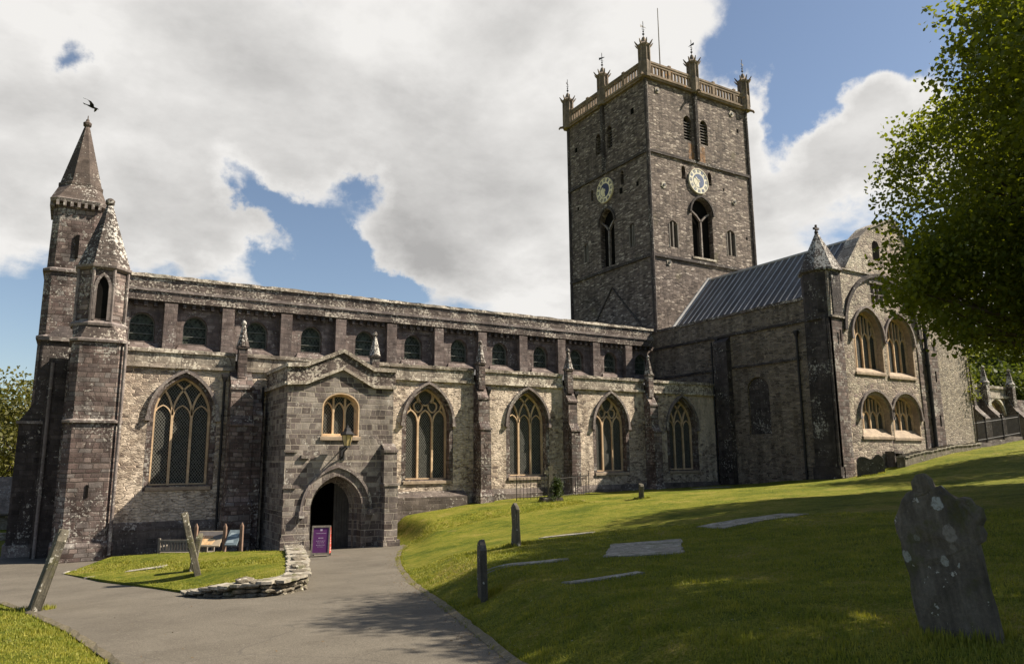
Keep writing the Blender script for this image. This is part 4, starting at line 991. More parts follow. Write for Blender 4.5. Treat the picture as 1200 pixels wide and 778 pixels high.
# roof: two lead slopes with standing seams
m = MB(); R0 = 8.0; ex0, ex1, rx, rz = 37.5, 50.5, 44.0, 14.35
m.add([(ex0, 26.7, 7.5), (rx, 26.7, rz), (rx, 41.85, rz), (ex0, 41.85, 7.5), (ex1, 26.7, 7.5), (ex1, 41.85, 7.5)], [(0,1,2,3), (1,4,5,2)]); ro = m.build('transept_roof', M['lead'], cath)
m = MB(); y = 27.2
while y < 41.7:
    m.tube([(ex0, y, 7.53), (rx, y, rz+.03)], .05, 4); m.tube([(ex1, y, 7.53), (rx, y, rz+.03)], .042, 4); y += .60
m.tube([(rx, 26.7, rz+.06), (rx, 41.8, rz+.06)], .09, 6); m.build('standing_seam', M['lead_seam'], ro)
m = MB(); band(m, TS, [(38.0, 8.15), (44.0, 14.5)], .3, -.10, .02); band(m, TS, [(50.0, 8.15), (44.0, 14.5)], .3, -.10, .02); m.build('flashing', M['lead_seam'], ro)

# ---- chapel beyond the transept ------------------------------------
S37 = south(37.0)
cw_ = [arch(75.6, 78.1, 2.6, 4.0, 5.2, 8)]
w = MB(); wall(w, S37, [(70, -1), (86, -1), (86, 5.5), (70, 5.5)], cw_, .5); ch = w.build('chapel_wall', M['purple'], cath)
m = MB(); plate(m, S37, offset_poly(cw_[0], .02), .45); m.build('pane', M['tan'], ch)
m = MB(); m.rough(70, 79.6, 36.75, 37.4, 5.5, 5.75, .6, .03, 2); m.rough(70, 79.6, 36.95, 37.3, 5.75, 6.45, .6, .02, 3); m.rough(70, 79.6, 36.8, 37.4, 6.45, 6.7, .6, .03, 4); m.build('chapel_parapet', M['coping'], ch)
m = MB(); band(m, S37, head(75.3, 78.4, 3.9, 5.5, 8), .2, -.2, .03); m.build('hood_mould', M['coping'], ch)
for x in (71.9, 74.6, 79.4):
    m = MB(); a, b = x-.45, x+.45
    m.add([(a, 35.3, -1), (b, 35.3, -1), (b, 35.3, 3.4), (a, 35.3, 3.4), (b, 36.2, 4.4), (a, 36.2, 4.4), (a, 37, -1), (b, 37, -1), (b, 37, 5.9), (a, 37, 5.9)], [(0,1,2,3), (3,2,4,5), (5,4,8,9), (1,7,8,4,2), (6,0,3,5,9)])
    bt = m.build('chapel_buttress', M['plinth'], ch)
    m = MB(); m.box(x-.28, x+.28, 36.3, 36.9, 4.2, 6.9); m.lathe(x, 36.6, [(.45, 6.9), (.30, 7.1), (.12, 8.2), (.18, 8.35), (.0001, 8.5)], 8, .39); m.build('chapel_pinnacle', M['spire_lichen'], ch)
m = MB(); m.lathe(84.2, 44, [(.9, 4), (.5, 6.5), (.06, 10.6)], 4, .5); m.build('chapel_spirelet', M['spire'], ch)

# flagpole on the tower
fp = MB(); fp.tube([(0, 0, 0), (0, 0, 13.5)], .09, 8, .035); fpo = fp.build('flagpole', M['wood_grey'], None); fpo.location = (46.5, 49.0, TZ-.3)
tag(fpo, 'tall thin bare flagpole rising from the top of the clock tower', 'flagpole')
# ================================================================== GROUND
EDGE = [(-400, 1.6), (-6, 2.0), (0, 2.7), (4, 3.5), (6.96, 4.14), (8.25, 4.54), (11.4, 5.48), (15.78, 6.73), (20, 8.2), (23.15, 9.45), (26.5, 10.9), (29.3, 12.35), (31, 12.75), (36, 13.2), (400, 13.2)]
def xedge(Y): return np.interp(Y, [p[0] for p in EDGE], [p[1] for p in EDGE])
def zpath(Y): return -1.65-.065*np.clip(Y, -4, 33)
CT = np.array([(6.5,3.7,-1.49),(5.5,10.2,-1.92),(9.3,15.4,-2.04),(23.8,27.8,-1.92),(11.3,11.3,-1.72),(16,13,-1.47),(37,26,-1.18),(37,34,-1.72),(30.4,34.7,-1.89),(26.5,34.7,-1.98),
  (23.5,34.7,-2.09),(21,34.7,-2.28),(18.6,34.7,-2.42),(15.2,34.5,-2.86),(13.6,33.5,-3.0),(46,26,.05),(51,26,.48),(72,37,.9),(80,37,1.35),(57.5,30,.38),(66,30,1.2),(11.6,27,-3.22),(9.9,23.2,-3.02),
  (15,26.8,-2.72),(18.6,28.3,-2.38),(8.2,19,-2.72),(3.5,0,-1.4),(12,0,-1.1),(25,5,-.7),(40,12,.0),(60,18,.9),(85,25,2.2),(30,-15,.2),(5,-20,-1.2),(60,-20,2),(100,45,3.5),(100,0,4),(26,15,-1.25),(36,20,-.85)])
def tps(r): return np.where(r > 0, r*r*np.log(np.maximum(r, 1e-9)), 0)
_n = len(CT); _d = np.hypot(CT[:, None, 0]-CT[None, :, 0], CT[:, None, 1]-CT[None, :, 1])
_A = np.zeros((_n+3, _n+3)); _A[:_n, :_n] = tps(_d)+np.eye(_n)*2.0; _A[:_n, _n] = 1; _A[:_n, _n+1:] = CT[:, :2]; _A[_n:, :_n] = _A[:_n, _n:].T
_w = np.linalg.solve(_A, np.concatenate([CT[:, 2], [0, 0, 0]]))
def zlawn(X, Y):
    X = np.clip(X, -2, 105); Y = np.clip(Y, -25, 55)
    r = np.hypot(X[..., None]-CT[:, 0], Y[..., None]-CT[:, 1])
    z = tps(r) @ _w[:_n]+_w[_n]+_w[_n+1]*X+_w[_n+2]*Y
    # low terrace bank running east from the porch
    return z+.24*sstep((Y-(29.4+.02*(X-13)))/1.1)*np.exp(-((X-15)/8.5)**2)
def sstep(t): t = np.clip(t, 0, 1); return t*t*(3-2*t)
def ground_z(X, Y):
    X = np.asarray(X, float); Y = np.asarray(Y, float)
    zp = zpath(Y); s = X-xedge(Y)
    zl = zlawn(X, Y)
    bump = .02*np.sin(X*1.9+Y*.7)*np.sin(Y*1.4-X*.5)+.025*np.sin(X*.6+1)*np.sin(Y*.8)
    z = np.where(s > 0, zp+sstep(s/1.5+.02)*(np.maximum(zl, zp-.1)+bump-zp)+.03*sstep(s/.15), zp)
    # little front lawn on the left of the path
    gl = sstep((LEDGE(Y)-X)/.5)*(Y < 20.5)
    z = z+gl*.07
    # sinks gently westward and rises to a wooded hillside in the east
    z = z-.9*sstep((-X-4)/40)
    z = z+11*sstep((X-84)/70)*sstep((Y+10)/60)
    return z
def LEDGE(Y): return np.interp(Y, [-6, 4, 8, 10.1, 13.6, 17, 19.9, 22], [1.0, 1.0, .9, .65, .19, -.45, -1.1, -8])
def gz(x, y): return float(ground_z(np.array([x]), np.array([y]))[0])

def grass_mat():
    t = NT('lawn_grass'); P = t.n('ShaderNodeNewGeometry').outputs['Position']
    n1 = t.noise(P, .5, 5, .6); n2 = t.noise(P, 3.5, 6, .7); n3 = t.noise(vmul(t, P, (1, 1, 1)), 28, 4, .7); n4 = t.noise(P, 95, 2, .6)
    c = t.ramp(t.mth('ADD', t.mth('MULTIPLY', n1, .5), t.mth('MULTIPLY', n2, .5)), [(.38, (.085,.118,.014)), (.47, (.165,.188,.024)), (.54, (.235,.235,.036)), (.63, (.33,.275,.085))])
    c = t.mix(t.rng(n3, .3, .7), t.mix(1, c, (.55, .6, .5), 'MULTIPLY'), t.mix(1, c, (1.35, 1.25, 1.1), 'MULTIPLY'))
    c = t.mix(t.rng(n4, .35, .7, 0, .5), c, t.mix(1, c, (.5, .55, .45), 'MULTIPLY'))
    dry = t.rng(t.noise(P, 1.3, 4, .65), .62, .72, 0, .55)
    c = t.mix(dry, c, (.23,.185,.08))
    fl = t.rng(t.noise(P, 17, 1, .4), .76, .79, 0, .8)      # daisies and dropped petals
    t.color(t.mix(fl, c, (.5,.5,.4))); t.b.inputs['Roughness'].default_value = .9; t.b.inputs['Specular IOR Level'].default_value = .1
    t.bump(t.mth('ADD', t.mth('MULTIPLY', n3, .8), t.mth('ADD', n4, t.mth('MULTIPLY', n2, 1.2))), .9, .05); return t.m
M['grass'] = grass_mat()
def asphalt_mat():
    t = NT('asphalt'); P = t.n('ShaderNodeNewGeometry').outputs['Position']
    n1 = t.noise(P, .7, 5, .6); n2 = t.noise(P, 60, 3, .7); n3 = t.noise(P, 7, 5, .65)
    c = t.ramp(n1, [(.3, (.094,.081,.063)), (.7, (.134,.117,.092))])
    c = t.mix(t.rng(n2, .3, .75), t.mix(1, c, (.6, .6, .6), 'MULTIPLY'), t.mix(1, c, (1.5, 1.5, 1.5), 'MULTIPLY'))
    c = t.mix(t.rng(n3, .55, .75, 0, .35), c, (.19,.17,.145))
    c = t.mix(t.rng(t.noise(P, 1.8, 6, .7), .55, .62, 0, .35), c, t.mix(1, c, (.72, .71, .7), 'MULTIPLY'))
    c = t.mix(t.rng(t.noise(P, 34, 2, .5), .70, .74, 0, .6), c, (.30,.27,.22))
    # fine wandering cracks and seams
    ve = t.n('ShaderNodeTexVoronoi', _voronoi_dimensions='2D', _feature='DISTANCE_TO_EDGE'); ve.inputs['Scale'].default_value = .32
    w_ = wobble(t, P, P, .9, .9); t.l(w_, ve.inputs['Vector'])
    c = t.mix(t.rng(ve.outputs['Distance'], .006, .002, 0, .3), c, (.035,.032,.03))
    t.color(c); t.b.inputs['Roughness'].default_value = .85; t.bump(n2, .35, .01); return t.m
M['asphalt'] = asphalt_mat()

def grid_mesh(name, xs, ys, zf, mat):
    X, Y = np.meshgrid(xs, ys); Z = zf(X, Y); nx, ny = len(xs), len(ys)
    co = np.stack([X, Y, Z], -1).reshape(-1, 3)
    idx = np.arange(nx*ny).reshape(ny, nx)
    q = np.stack([idx[:-1, :-1], idx[:-1, 1:], idx[1:, 1:], idx[1:, :-1]], -1).reshape(-1, 4)
    return raw_mesh(name, co, q, mat, True)
def raw_mesh(name, co, q, mat, smooth=False):
    me = bpy.data.meshes.new(name); k = q.shape[1]
    me.vertices.add(len(co)); me.vertices.foreach_set('co', np.ascontiguousarray(co, dtype=np.float32).ravel())
    me.loops.add(q.size); me.loops.foreach_set('vertex_index', np.ascontiguousarray(q, dtype=np.int32).ravel())
    me.polygons.add(len(q)); me.polygons.foreach_set('loop_start', np.arange(0, q.size, k, dtype=np.int32))
    try: me.polygons.foreach_set('loop_total', np.full(len(q), k, dtype=np.int32))
    except Exception: pass
    if smooth: me.polygons.foreach_set('use_smooth', np.ones(len(q), dtype=bool))
    me.materials.append(mat); me.update(calc_edges=True); me.validate()
    o = bpy.data.objects.new(name, me); COL.objects.link(o); BASE[o.name] = Vector((0, 0, 0)); return o
xs = np.unique(np.concatenate([[-900, -500, -260, -140, -80, -50, -30, -20, -14], np.arange(-10, 0, .5), np.arange(0, 16, .18), np.arange(16, 54, .45), np.arange(54, 100, 2), np.arange(100, 180, 8), [220, 320, 520, 900]]))
ys = np.unique(np.concatenate([[-900, -400, -160, -80, -40, -25, -15, -8, -3], np.arange(0, 32, .2), np.arange(32, 60, 1.5), [64, 70, 78, 90, 105, 125, 160, 240, 400, 900]]))
def gfun(X, Y):
    z = ground_z(X, Y)
    s = X-xedge(Y); onpath = (s < 0) & ((X > LEDGE(Y)) | (Y > 20.5))
    return np.where(onpath, z-.06, z)
g = grid_mesh('ground', xs, ys, gfun, M['grass']); tag(g, kind='structure')

# paved path: a draped strip between its two edges
rows = np.unique(np.concatenate([np.arange(-6, 38, .3), [21.0, 21.5, 22.]])); co = []; NP = 26
for Y in rows:
    xl = float(LEDGE(np.array(Y))) if Y < 20 else (-1.1-(Y-19.9)*14 if Y < 22 else -30.)
    xr = float(xedge(Y))
    if Y > 34.9: xr = 1.6
    for i in range(NP): 
        x = xl-.04+(xr+.08-xl)*i/(NP-1)
        co.append((x, Y, float(zpath(Y))-.9*float(sstep((-x-4)/40))+.012))
idx = np.arange(len(rows)*NP).reshape(len(rows), NP)
q = np.stack([idx[:-1, :-1], idx[:-1, 1:], idx[1:, 1:], idx[1:, :-1]], -1).reshape(-1, 4)
pa = raw_mesh('path', np.array(co), q, M['asphalt'], True); tag(pa, kind='structure')
# gravelly edge of the tarmac
gm = plain('gravel_edge', (.17,.14,.095), .95, .5, 30, .6, col2=(.13,.11,.06), obj=False)
m = MB(); prev = None
pts = [(xedge(Y), Y) for Y in np.arange(-4, 31, .35)]
def ribbon(m, pts, w, dz):
    n = len(m.v); 
    for i, (x, y) in enumerate(pts):
        jit = random.uniform(.6, 1.4); zz = float(zpath(np.array(y)))
        m.v.append((x-w*jit*.7, y, zz+.016)); m.v.append((x+w*jit, y, zz+.016+dz))
    for i in range(len(pts)-1): m.f.append((n+2*i, n+2*i+1, n+2*i+3, n+2*i+2))
ribbon(m, [(float(a), float(b)) for a, b in pts], .07, .035)
ribbon(m, [(float(LEDGE(np.array(Y))), float(Y)) for Y in np.arange(-4, 19.8, .35)], .05, .03)
e_ = m.build('path_edge', gm, None); tag(e_, kind='structure')

# raised green in front of the porch's west side
isl_b = [(.13,27.9,-3.45), (1.0,23.2,-3.10), (1.94,19.78,-2.90), (2.4,17.75,-2.76), (2.8,16.85,-2.62), (3.2,16.4,-2.44), (3.75,16.0,-2.42), (4.15,16.6,-2.43), (4.55,17.9,-2.47), (5.0,19.7,-2.54), (5.55,22.0,-2.66), (5.95,23.8,-2.74), (5.3,24.7,-2.80), (3.0,27.8,-3.02), (1.45,28.76,-3.12)]
def isl():
    from mathutils.geometry import delaunay_2d_cdt
    P = np.array(isl_b); C = []
    ctr = P.mean(0)
    xs_ = np.arange(0, 6.3, .22); ys_ = np.arange(15, 29, .22)
    poly = [(p[0], p[1]) for p in P]
    def ins(x, y):
        c = False; j = len(poly)-1
        for i in range(len(poly)):
            if (poly[i][1] > y) != (poly[j][1] > y) and x < (poly[j][0]-poly[i][0])*(y-poly[i][1])/(poly[j][1]-poly[i][1])+poly[i][0]: c = not c
            j = i
        return c
    # dense rim
    rim = []
    for i in range(len(P)):
        a = P[i]; b = P[(i+1) % len(P)]; k = max(2, int(np.hypot(*(b-a)[:2])/.25))
        for j in range(k): rim.append(a+(b-a)*j/k)
    rim = np.array(rim)
    def zat(x, y):
        d2 = (rim[:, 0]-x)**2+(rim[:, 1]-y)**2; w = 1/(d2+1e-6)**1.5
        return float((w*rim[:, 2]).sum()/w.sum())
    ver = [Vector((p[0], p[1])) for p in rim]; nr = len(ver)
    for x in xs_:
        for y in ys_:
            if ins(x, y) and ((rim[:, 0]-x)**2+(rim[:, 1]-y)**2).min() > .03: ver.append(Vector((x+random.uniform(-.03, .03), y)))
    r_ = delaunay_2d_cdt(ver, [(i, (i+1) % nr) for i in range(nr)], [], 1, 1e-4)
    vv = r_[0]; z = []
    for v in vv:
        k = np.argmin((rim[:, 0]-v.x)**2+(rim[:, 1]-v.y)**2); dd = math.sqrt(((rim[k, 0]-v.x)**2+(rim[k, 1]-v.y)**2))
        z.append((zat(v.x, v.y) if dd > .01 else rim[k, 2])+.04*min(1, dd)*math.sin(v.x*2+v.y)+.02)
    m = MB(); m.v = [(v.x, v.y, zz) for v, zz in zip(vv, z)]; m.f = [tuple(f) for f in r_[2]]
    n = len(m.v); k = len(rim)
    for p in rim: m.v.append((p[0], p[1], p[2]+.02))
    for p in rim: m.v.append((p[0]*1.0, p[1], p[2]-.75))
    m.f += [(n+i, n+(i+1) % k, n+k+(i+1) % k, n+k+i) for i in range(k)]
    o = m.build('grass_bank', M['grass'], None, True); tag(o, kind='structure'); return zat, ins
island_z, island_in = isl()

# ================================================================== GRASS BLADES
def blades():
    N = 240000
    d = 3.0+17*RNG.random(N)**1.35; a = R(30.9)+(RNG.random(N)-.5)*R(84)
    X = d*np.sin(a); Y = d*np.cos(a)
    ok = (X > xedge(Y)+.03) | ((X < LEDGE(Y)-.03) & (Y < 19.5))
    for (cx, cy, hw, hl, rot) in SLABS:
        u = (X-cx)*math.cos(rot)+(Y-cy)*math.sin(rot); v = -(X-cx)*math.sin(rot)+(Y-cy)*math.cos(rot)
        ok &= ~((abs(u) < hl) & (abs(v) < hw))
    X = X[ok]; Y = Y[ok]; n = len(X)
    # fringe overhanging the path edge
    Ye = RNG.uniform(2, 30, 9000); Xe = xedge(Ye)+RNG.normal(.03, .05, 9000); X = np.concatenate([X, Xe]); Y = np.concatenate([Y, Ye])
    ex = RNG.uniform(0, 6.2, 26000); ey = RNG.uniform(15, 28.8, 26000); keep = np.array([island_in(x, y) for x, y in zip(ex, ey)]); ex = ex[keep]; ey = ey[keep]
    Z = ground_z(X, Y); ze = np.array([island_z(x, y)+.01 for x, y in zip(ex, ey)])
    X = np.concatenate([X, ex]); Y = np.concatenate([Y, ey]); Z = np.concatenate([Z, ze])
    # unmown tufts round the stones and along the foot of walls
    TX, TY, TZ_ = [], [], []
    for (sx, sy, rad, k, isl_) in TUFTS:
        a = RNG.uniform(0, 2*math.pi, k); r = rad*(.55+.5*RNG.random(k)); TX.append(sx+r*np.cos(a)); TY.append(sy+r*np.sin(a)*.8)
        TZ_.append(np.array([island_z(p, q)+.01 for p, q in zip(TX[-1], TY[-1])]) if isl_ else ground_z(TX[-1], TY[-1]))
    # rough unmown face of the terrace bank
    k = 4200; bxx = RNG.uniform(12.8, 22, k); byy = 29.7+.02*(bxx-13)+RNG.normal(0, .4, k); nbank = k; TX.append(bxx); TY.append(byy); TZ_.append(ground_z(bxx, byy))
    nt = sum(len(q) for q in TX); X = np.concatenate([X]+TX); Y = np.concatenate([Y]+TY); Z = np.concatenate([Z]+TZ_); n = len(X)
    clump = .5+.5*np.sin(X*3.1+np.sin(Y*2.3)*2)*np.sin(Y*2.7+np.sin(X*1.7)*2)
    h = RNG.uniform(.018, .05, n)*(.5+.9*clump); h[n-nt:] = RNG.uniform(.04, .12, nt); h[n-nbank:] *= .5; w = RNG.uniform(.003, .006, n)*(1+np.hypot(X, Y)*.10); th = RNG.uniform(0, 2*math.pi, n); ln = RNG.uniform(.0, .035, n); la = RNG.uniform(0, 2*math.pi, n)
    b0 = np.stack([X-w*np.cos(th), Y-w*np.sin(th), Z-.01], -1); b1 = np.stack([X+w*np.cos(th), Y+w*np.sin(th), Z-.01], -1); tp = np.stack([X+ln*np.cos(la), Y+ln*np.sin(la), Z+h], -1)
    co = np.stack([b0, b1, tp], 1).reshape(-1, 3); q = np.arange(3*n).reshape(-1, 3)
    o = raw_mesh('grass', co, q, M['blade']); tag(o, kind='stuff')
def leafmat(name, c1, c2, trans=.35, vscale=.6):
    t = NT(name); P = t.n('ShaderNodeNewGeometry').outputs['Position']
    n = t.noise(P, vscale, 3, .6); n2 = t.noise(P, vscale*12, 2, .5)
    c = t.mix(t.rng(t.mth('ADD', t.mth('MULTIPLY', n, .5), t.mth('MULTIPLY', n2, .5)), .35, .65), c1, c2)
    t.color(c); t.b.inputs['Roughness'].default_value = .6; t.b.inputs['Specular IOR Level'].default_value = .25
    tr = t.n('ShaderNodeBsdfTranslucent'); t.l(t.mix(1, c, (1.5, 1.5, .5), 'MULTIPLY'), tr.inputs['Color'])
    mx = t.n('ShaderNodeMixShader'); mx.inputs[0].default_value = trans; t.l(t.b.outputs[0], mx.inputs[1]); t.l(tr.outputs[0], mx.inputs[2]); t.l(mx.outputs[0], t.out.inputs['Surface'])
    return t.m
M['blade'] = leafmat('grass_blade', (.13,.155,.018), (.29,.265,.05), .3, 2.0)
M['maple'] = leafmat('tree_leaf', (.085,.108,.012), (.175,.19,.022), .45)
M['leaf_olive'] = leafmat('olive_leaf', (.075,.075,.02), (.14,.13,.035), .3, .3)
M['leaf_dark'] = leafmat('dark_leaf', (.02,.035,.010), (.05,.07,.016), .25, .3)
M['leaf_mid'] = leafmat('mid_leaf', (.045,.065,.015), (.10,.115,.025), .3, .3)
M['leaf_ivy'] = leafmat('ivy_leaf', (.10,.12,.015), (.22,.22,.03), .3, 1)
M['bark'] = plain('bark', (.10,.08,.06), .95, .4, 8, .8)

# ================================================================== STONES
def wobble3(t, P, amt, sc):
    n = t.noise(P, sc, 4, .6, 0, 'Color'); s = t.n('ShaderNodeVectorMath', _operation='SUBTRACT'); t.l(n, s.inputs[0]); s.inputs[1].default_value = (.5, .5, .5)
    return vadd(t, P, vmul(t, s.outputs[0], (amt, amt, amt)))
def stone_mat(name, cols, spots=.35, lich=(.50,.47,.40), moss=None, big=None):
    t = NT(name); P = t.n('ShaderNodeTexCoord').outputs['Object']
    n = t.noise(P, 3, 6, .65); n2 = t.noise(P, 30, 5, .7); n3 = t.noise(vmul(t, P, (4, 4, .7)), 3, 4, .6)
    c = t.ramp(t.mth('ADD', t.mth('MULTIPLY', n, .6), t.mth('MULTIPLY', n3, .4)), [(.35, cols[0]), (.5, cols[1]), (.65, cols[2])])
    c = t.mix(t.rng(n2, .35, .75, 0, .6), c, t.mix(1, c, (1.6, 1.55, 1.5), 'MULTIPLY'))
    if moss: c = t.mix(t.rng(t.noise(P, 2.2, 4, .7), .52, .65, 0, .7), c, moss)
    c = t.mix(t.rng(t.noise(P, 9, 5, .65), .70-spots*.3, .73-spots*.3, 0, .85), c, lich)
    if big:      # a few big round lichens where the stone has them
        for (bx, bz, br, bc) in big:
            sp = t.n('ShaderNodeVectorMath', _operation='DISTANCE'); sp.inputs[1].default_value = (bx, 0, bz)
            t.l(vmul(t, wobble3(t, P, .11, 11), (1, 0, 1)), sp.inputs[0]); c = t.mix(t.mth('MULTIPLY', t.rng(sp.outputs['Value'], br, br*.8), t.rng(t.noise(P, 38, 4, .7), .38, .5, .35, .85)), c, bc)
    t.color(c); t.b.inputs['Roughness'].default_value = .9
    t.bump(t.mth('ADD', n2, t.mth('MULTIPLY', n, 1.5)), .7, .02); return t.m
M['slate_stone'] = stone_mat('slate_headstone', [(.040,.036,.030), (.065,.057,.046), (.10,.088,.07)], .25)
M['grey_stone'] = stone_mat('grey_headstone', [(.05,.046,.034), (.09,.08,.06), (.135,.12,.09)], .3, moss=(.09,.085,.035))
M['slab_stone'] = stone_mat('ledger_slab', [(.13,.115,.09), (.24,.215,.175), (.35,.32,.265)], .4, lich=(.46,.43,.36), moss=(.10,.105,.035))
M['big_stone'] = stone_mat('lichened_headstone', [(.055,.045,.034), (.10,.083,.063), (.16,.137,.107)], .18, moss=(.085,.082,.03),
    big=[(.15,.98,.085,(.26,.225,.18)), (.08,1.25,.075,(.42,.42,.38)), (.02,.75,.05,(.36,.35,.30)), (-.40,.80,.06,(.34,.34,.29)), (-.24,.96,.035,(.2,.19,.15)), (.16,.85,.035,(.22,.19,.15)), (.16,.70,.02,(.4,.4,.35))])
def slabstone(name, outline, th, mat, loc, rz, tilt=(0, 0), label='', cat='gravestone', group=None, bev=.02, rough=.008, sub=True):
    """an upright stone cut to an outline (u, z), with softened arrises and an uneven face"""
    bm = bmesh.new(); n = len(outline)
    f = [bm.verts.new((u, -th/2, z)) for u, z in outline]; b = [bm.verts.new((u, th/2, z)) for u, z in outline]
    bm.faces.new(f); bm.faces.new(b[::-1])
    for i in range(n): bm.faces.new((f[(i+1) % n], f[i], b[i], b[(i+1) % n]))
    bmesh.ops.recalc_face_normals(bm, faces=bm.faces)
    ed = [e for e in bm.edges if (e.verts[0].co.y*e.verts[1].co.y > 0)]
    bmesh.ops.bevel(bm, geom=ed, offset=bev, segments=2, affect='EDGES', profile=.6)
    bmesh.ops.triangulate(bm, faces=bm.faces)
    if sub:
        bmesh.ops.subdivide_edges(bm, edges=[e for e in bm.edges if e.calc_length() > .12], cuts=2, use_grid_fill=False)
    for v in bm.verts:
        k = mnoise.noise_vector(v.co*5+Vector(loc))
        v.co += k*rough*2
    me = bpy.data.meshes.new(name); bm.to_mesh(me); bm.free(); me.materials.append(mat)
    me.polygons.foreach_set('use_smooth', [False]*len(me.polygons))
    o = bpy.data.objects.new(name, me); COL.objects.link(o); BASE[o.name] = Vector((0, 0, 0))
    o.location = loc; o.rotation_euler = (tilt[0], tilt[1], rz); tag(o, label, cat, group); return o
# big leaning stone in the right foreground (outline read from its face)
bo = [(-.42,-.35),(.50,-.35),(.485,.1),(.46,.5),(.43,.88),(.50,.90),(.53,.98),(.50,1.04),(.55,1.10),(.53,1.18),(.46,1.22),(.44,1.29),(.36,1.31),(.31,1.30),(.24,1.35),(.16,1.42),(.08,1.40),(.04,1.50),(-.03,1.555),(-.11,1.55),(-.17,1.49),(-.18,1.40),(-.26,1.37),(-.34,1.30),(-.42,1.20),(-.48,1.12),(-.49,1.02),(-.44,.92),(-.43,.6),(-.43,.2)]
bs = slabstone('gravestone', bo, .13, M['big_stone'], (6.30, 3.50, gz(6.30, 3.50)-.08), R(-74), (R(-3), R(-6)), 'large dark leaning gravestone with scrolled shoulders and round pale lichens in the shaded lawn', rough=.016, bev=.022); bs.scale = (.655, 1, .90)
def taper(w, h, top='round', n=8, w2=None):
    w2 = w2 or w; p = [(-w/2, -.3), (w/2, -.3), (w2/2, h*.86)]
    if top == 'round': p += [(w2/2*math.cos(math.pi*i/n), h*.86+h*.14*math.sin(math.pi*i/n)) for i in range(1, n)]
    elif top == 'peak': p += [(w2*.3, h*.95), (0, h), (-w2*.3, h*.94)]
    elif top == 'rag': p += [(w2*.36, h*.99), (w2*.1, h*.93), (-w2*.12, h*.97), (-w2*.3, h*1.0), (-w2*.45, h*.9)]
    p += [(-w2/2, h*.86)]; return p
def up(name, px, py, w, h, th, rz, tilt, label, top, mat='slate_stone', z=None, w2=None, group=None):
    z = gz(px, py) if z is None else z
    return slabstone('gravestone', taper(w, h, top, w2=w2), th, M[mat], (px, py, z-.02), rz, tilt, label, rough=.012, group=group)
# seen nearly edge-on: rz puts the face along the line of sight
up('g', -.36, 17.3, .62, 1.56, .17, R(94), (R(14), R(0)), 'tall grey-green gravestone seen edge-on, leaning right beside the path on the far left', 'rag', 'grey_stone')
up('g', 3.03, 20.6, .66, 1.66, .15, R(83), (R(-15), R(0)), 'tall lichened gravestone seen edge-on, leaning left on the raised green by the path', 'rag', 'grey_stone', z=island_z(3.03, 20.6))
up('g', 3.04, 21.9, .60, 1.05, .13, R(78), (R(9), R(3)), 'shorter gravestone half hidden behind the leaning stone on the raised green', 'round', 'grey_stone', z=island_z(2.98, 22.2))
up('g', 5.85, 10.75, .62, .93, .10, R(-112), (R(1), R(1)), 'narrow black slate gravestone with white lichen patches, nearest the path edge', 'peak', 'slate_stone')
up('g', 9.32, 15.45, .60, 1.02, .085, R(72), (R(-1), R(0)), 'thin pale gravestone standing edge-on in the sunlit lawn, its long shadow to the left', 'peak', 'grey_stone')
up('g', 23.6, 27.5, .55, .72, .16, R(60), (R(0), R(-5)), 'small squat headstone alone in front of the last aisle bays', 'rag', 'grey_stone')
tw_o = [(-.72,-.4),(.72,-.4),(.72,.72),(.62,.98),(.45,1.12),(.32,1.1),(.14,.9),(0,.86),(-.14,.9),(-.3,.98),(-.5,.98),(-.66,.88),(-.72,.7)]
slabstone('gravestone', tw_o, .14, M['slate_stone'], (38.1, 25.1, gz(38.1, 25.1)), R(-38), (R(0), R(2)), 'broad dark double-topped headstone standing against the transept front beside its corner', rough=.01)
up('g', 46.6, 20.3, 1.0, 1.55, .16, R(-35), (R(0), R(-3)), 'grey headstone cut by the right edge of the picture below the railings', 'round', 'grey_stone')

SLABS = []
TUFTS = [(6.36, 3.52, .42, 900, 0), (5.85, 10.75, .32, 260, 0), (9.32, 15.45, .34, 260, 0), (-.36, 17.3, .34, 260, 0), (3.03, 20.6, .35, 260, 1), (3.16, 22.2, .3, 200, 1), (23.6, 27.5, .45, 200, 0), (38.1, 25.1, .8, 400, 0), (46.6, 20.3, .6, 200, 0), (20.75, 31.0, .7, 300, 0)]
def ledger(x, y, L_, W_, rot, label, th=.07, z=None, tilt=True):
    m = MB(); n = 10
    rr = random.Random(int(x*100)); top = []; 
    e = []
    for (a, b, c, d) in ((-L_/2, -W_/2, L_/2, -W_/2), (L_/2, -W_/2, L_/2, W_/2), (L_/2, W_/2, -L_/2, W_/2), (-L_/2, W_/2, -L_/2, -W_/2)):
        k = max(2, int(math.hypot(c-a, d-b)/.22))
        for i in range(k): e.append((a+(c-a)*i/k+rr.uniform(-.04, .04), b+(d-b)*i/k+rr.uniform(-.04, .04)))
    ca, sa = math.cos(rot), math.sin(rot)
    zz = lambda u, v: (gz(x+u*ca-v*sa, y+u*sa+v*ca) if z is None else island_z(x+u*ca-v*sa, y+u*sa+v*ca))
    zc = zz(0, 0); k = len(e)
    m.v = [(u, v, zz(u, v)-zc+.022) for u, v in e]+[(u, v, zz(u, v)-zc-.12) for u, v in e]+[(0, 0, .03)]
    m.f = [(i, (i+1) % k, 2*k) for i in range(k)]+[(i, (i+1) % k, k+(i+1) % k, k+i) for i in range(k)]
    o = m.build('grave_slab', M['slab_stone'], None); o.location = (x, y, zc); o.rotation_euler = (0, 0, rot); tag(o, label, 'grave slab')
    SLABS.append((x, y, W_/2-.05, L_/2-.06, rot))

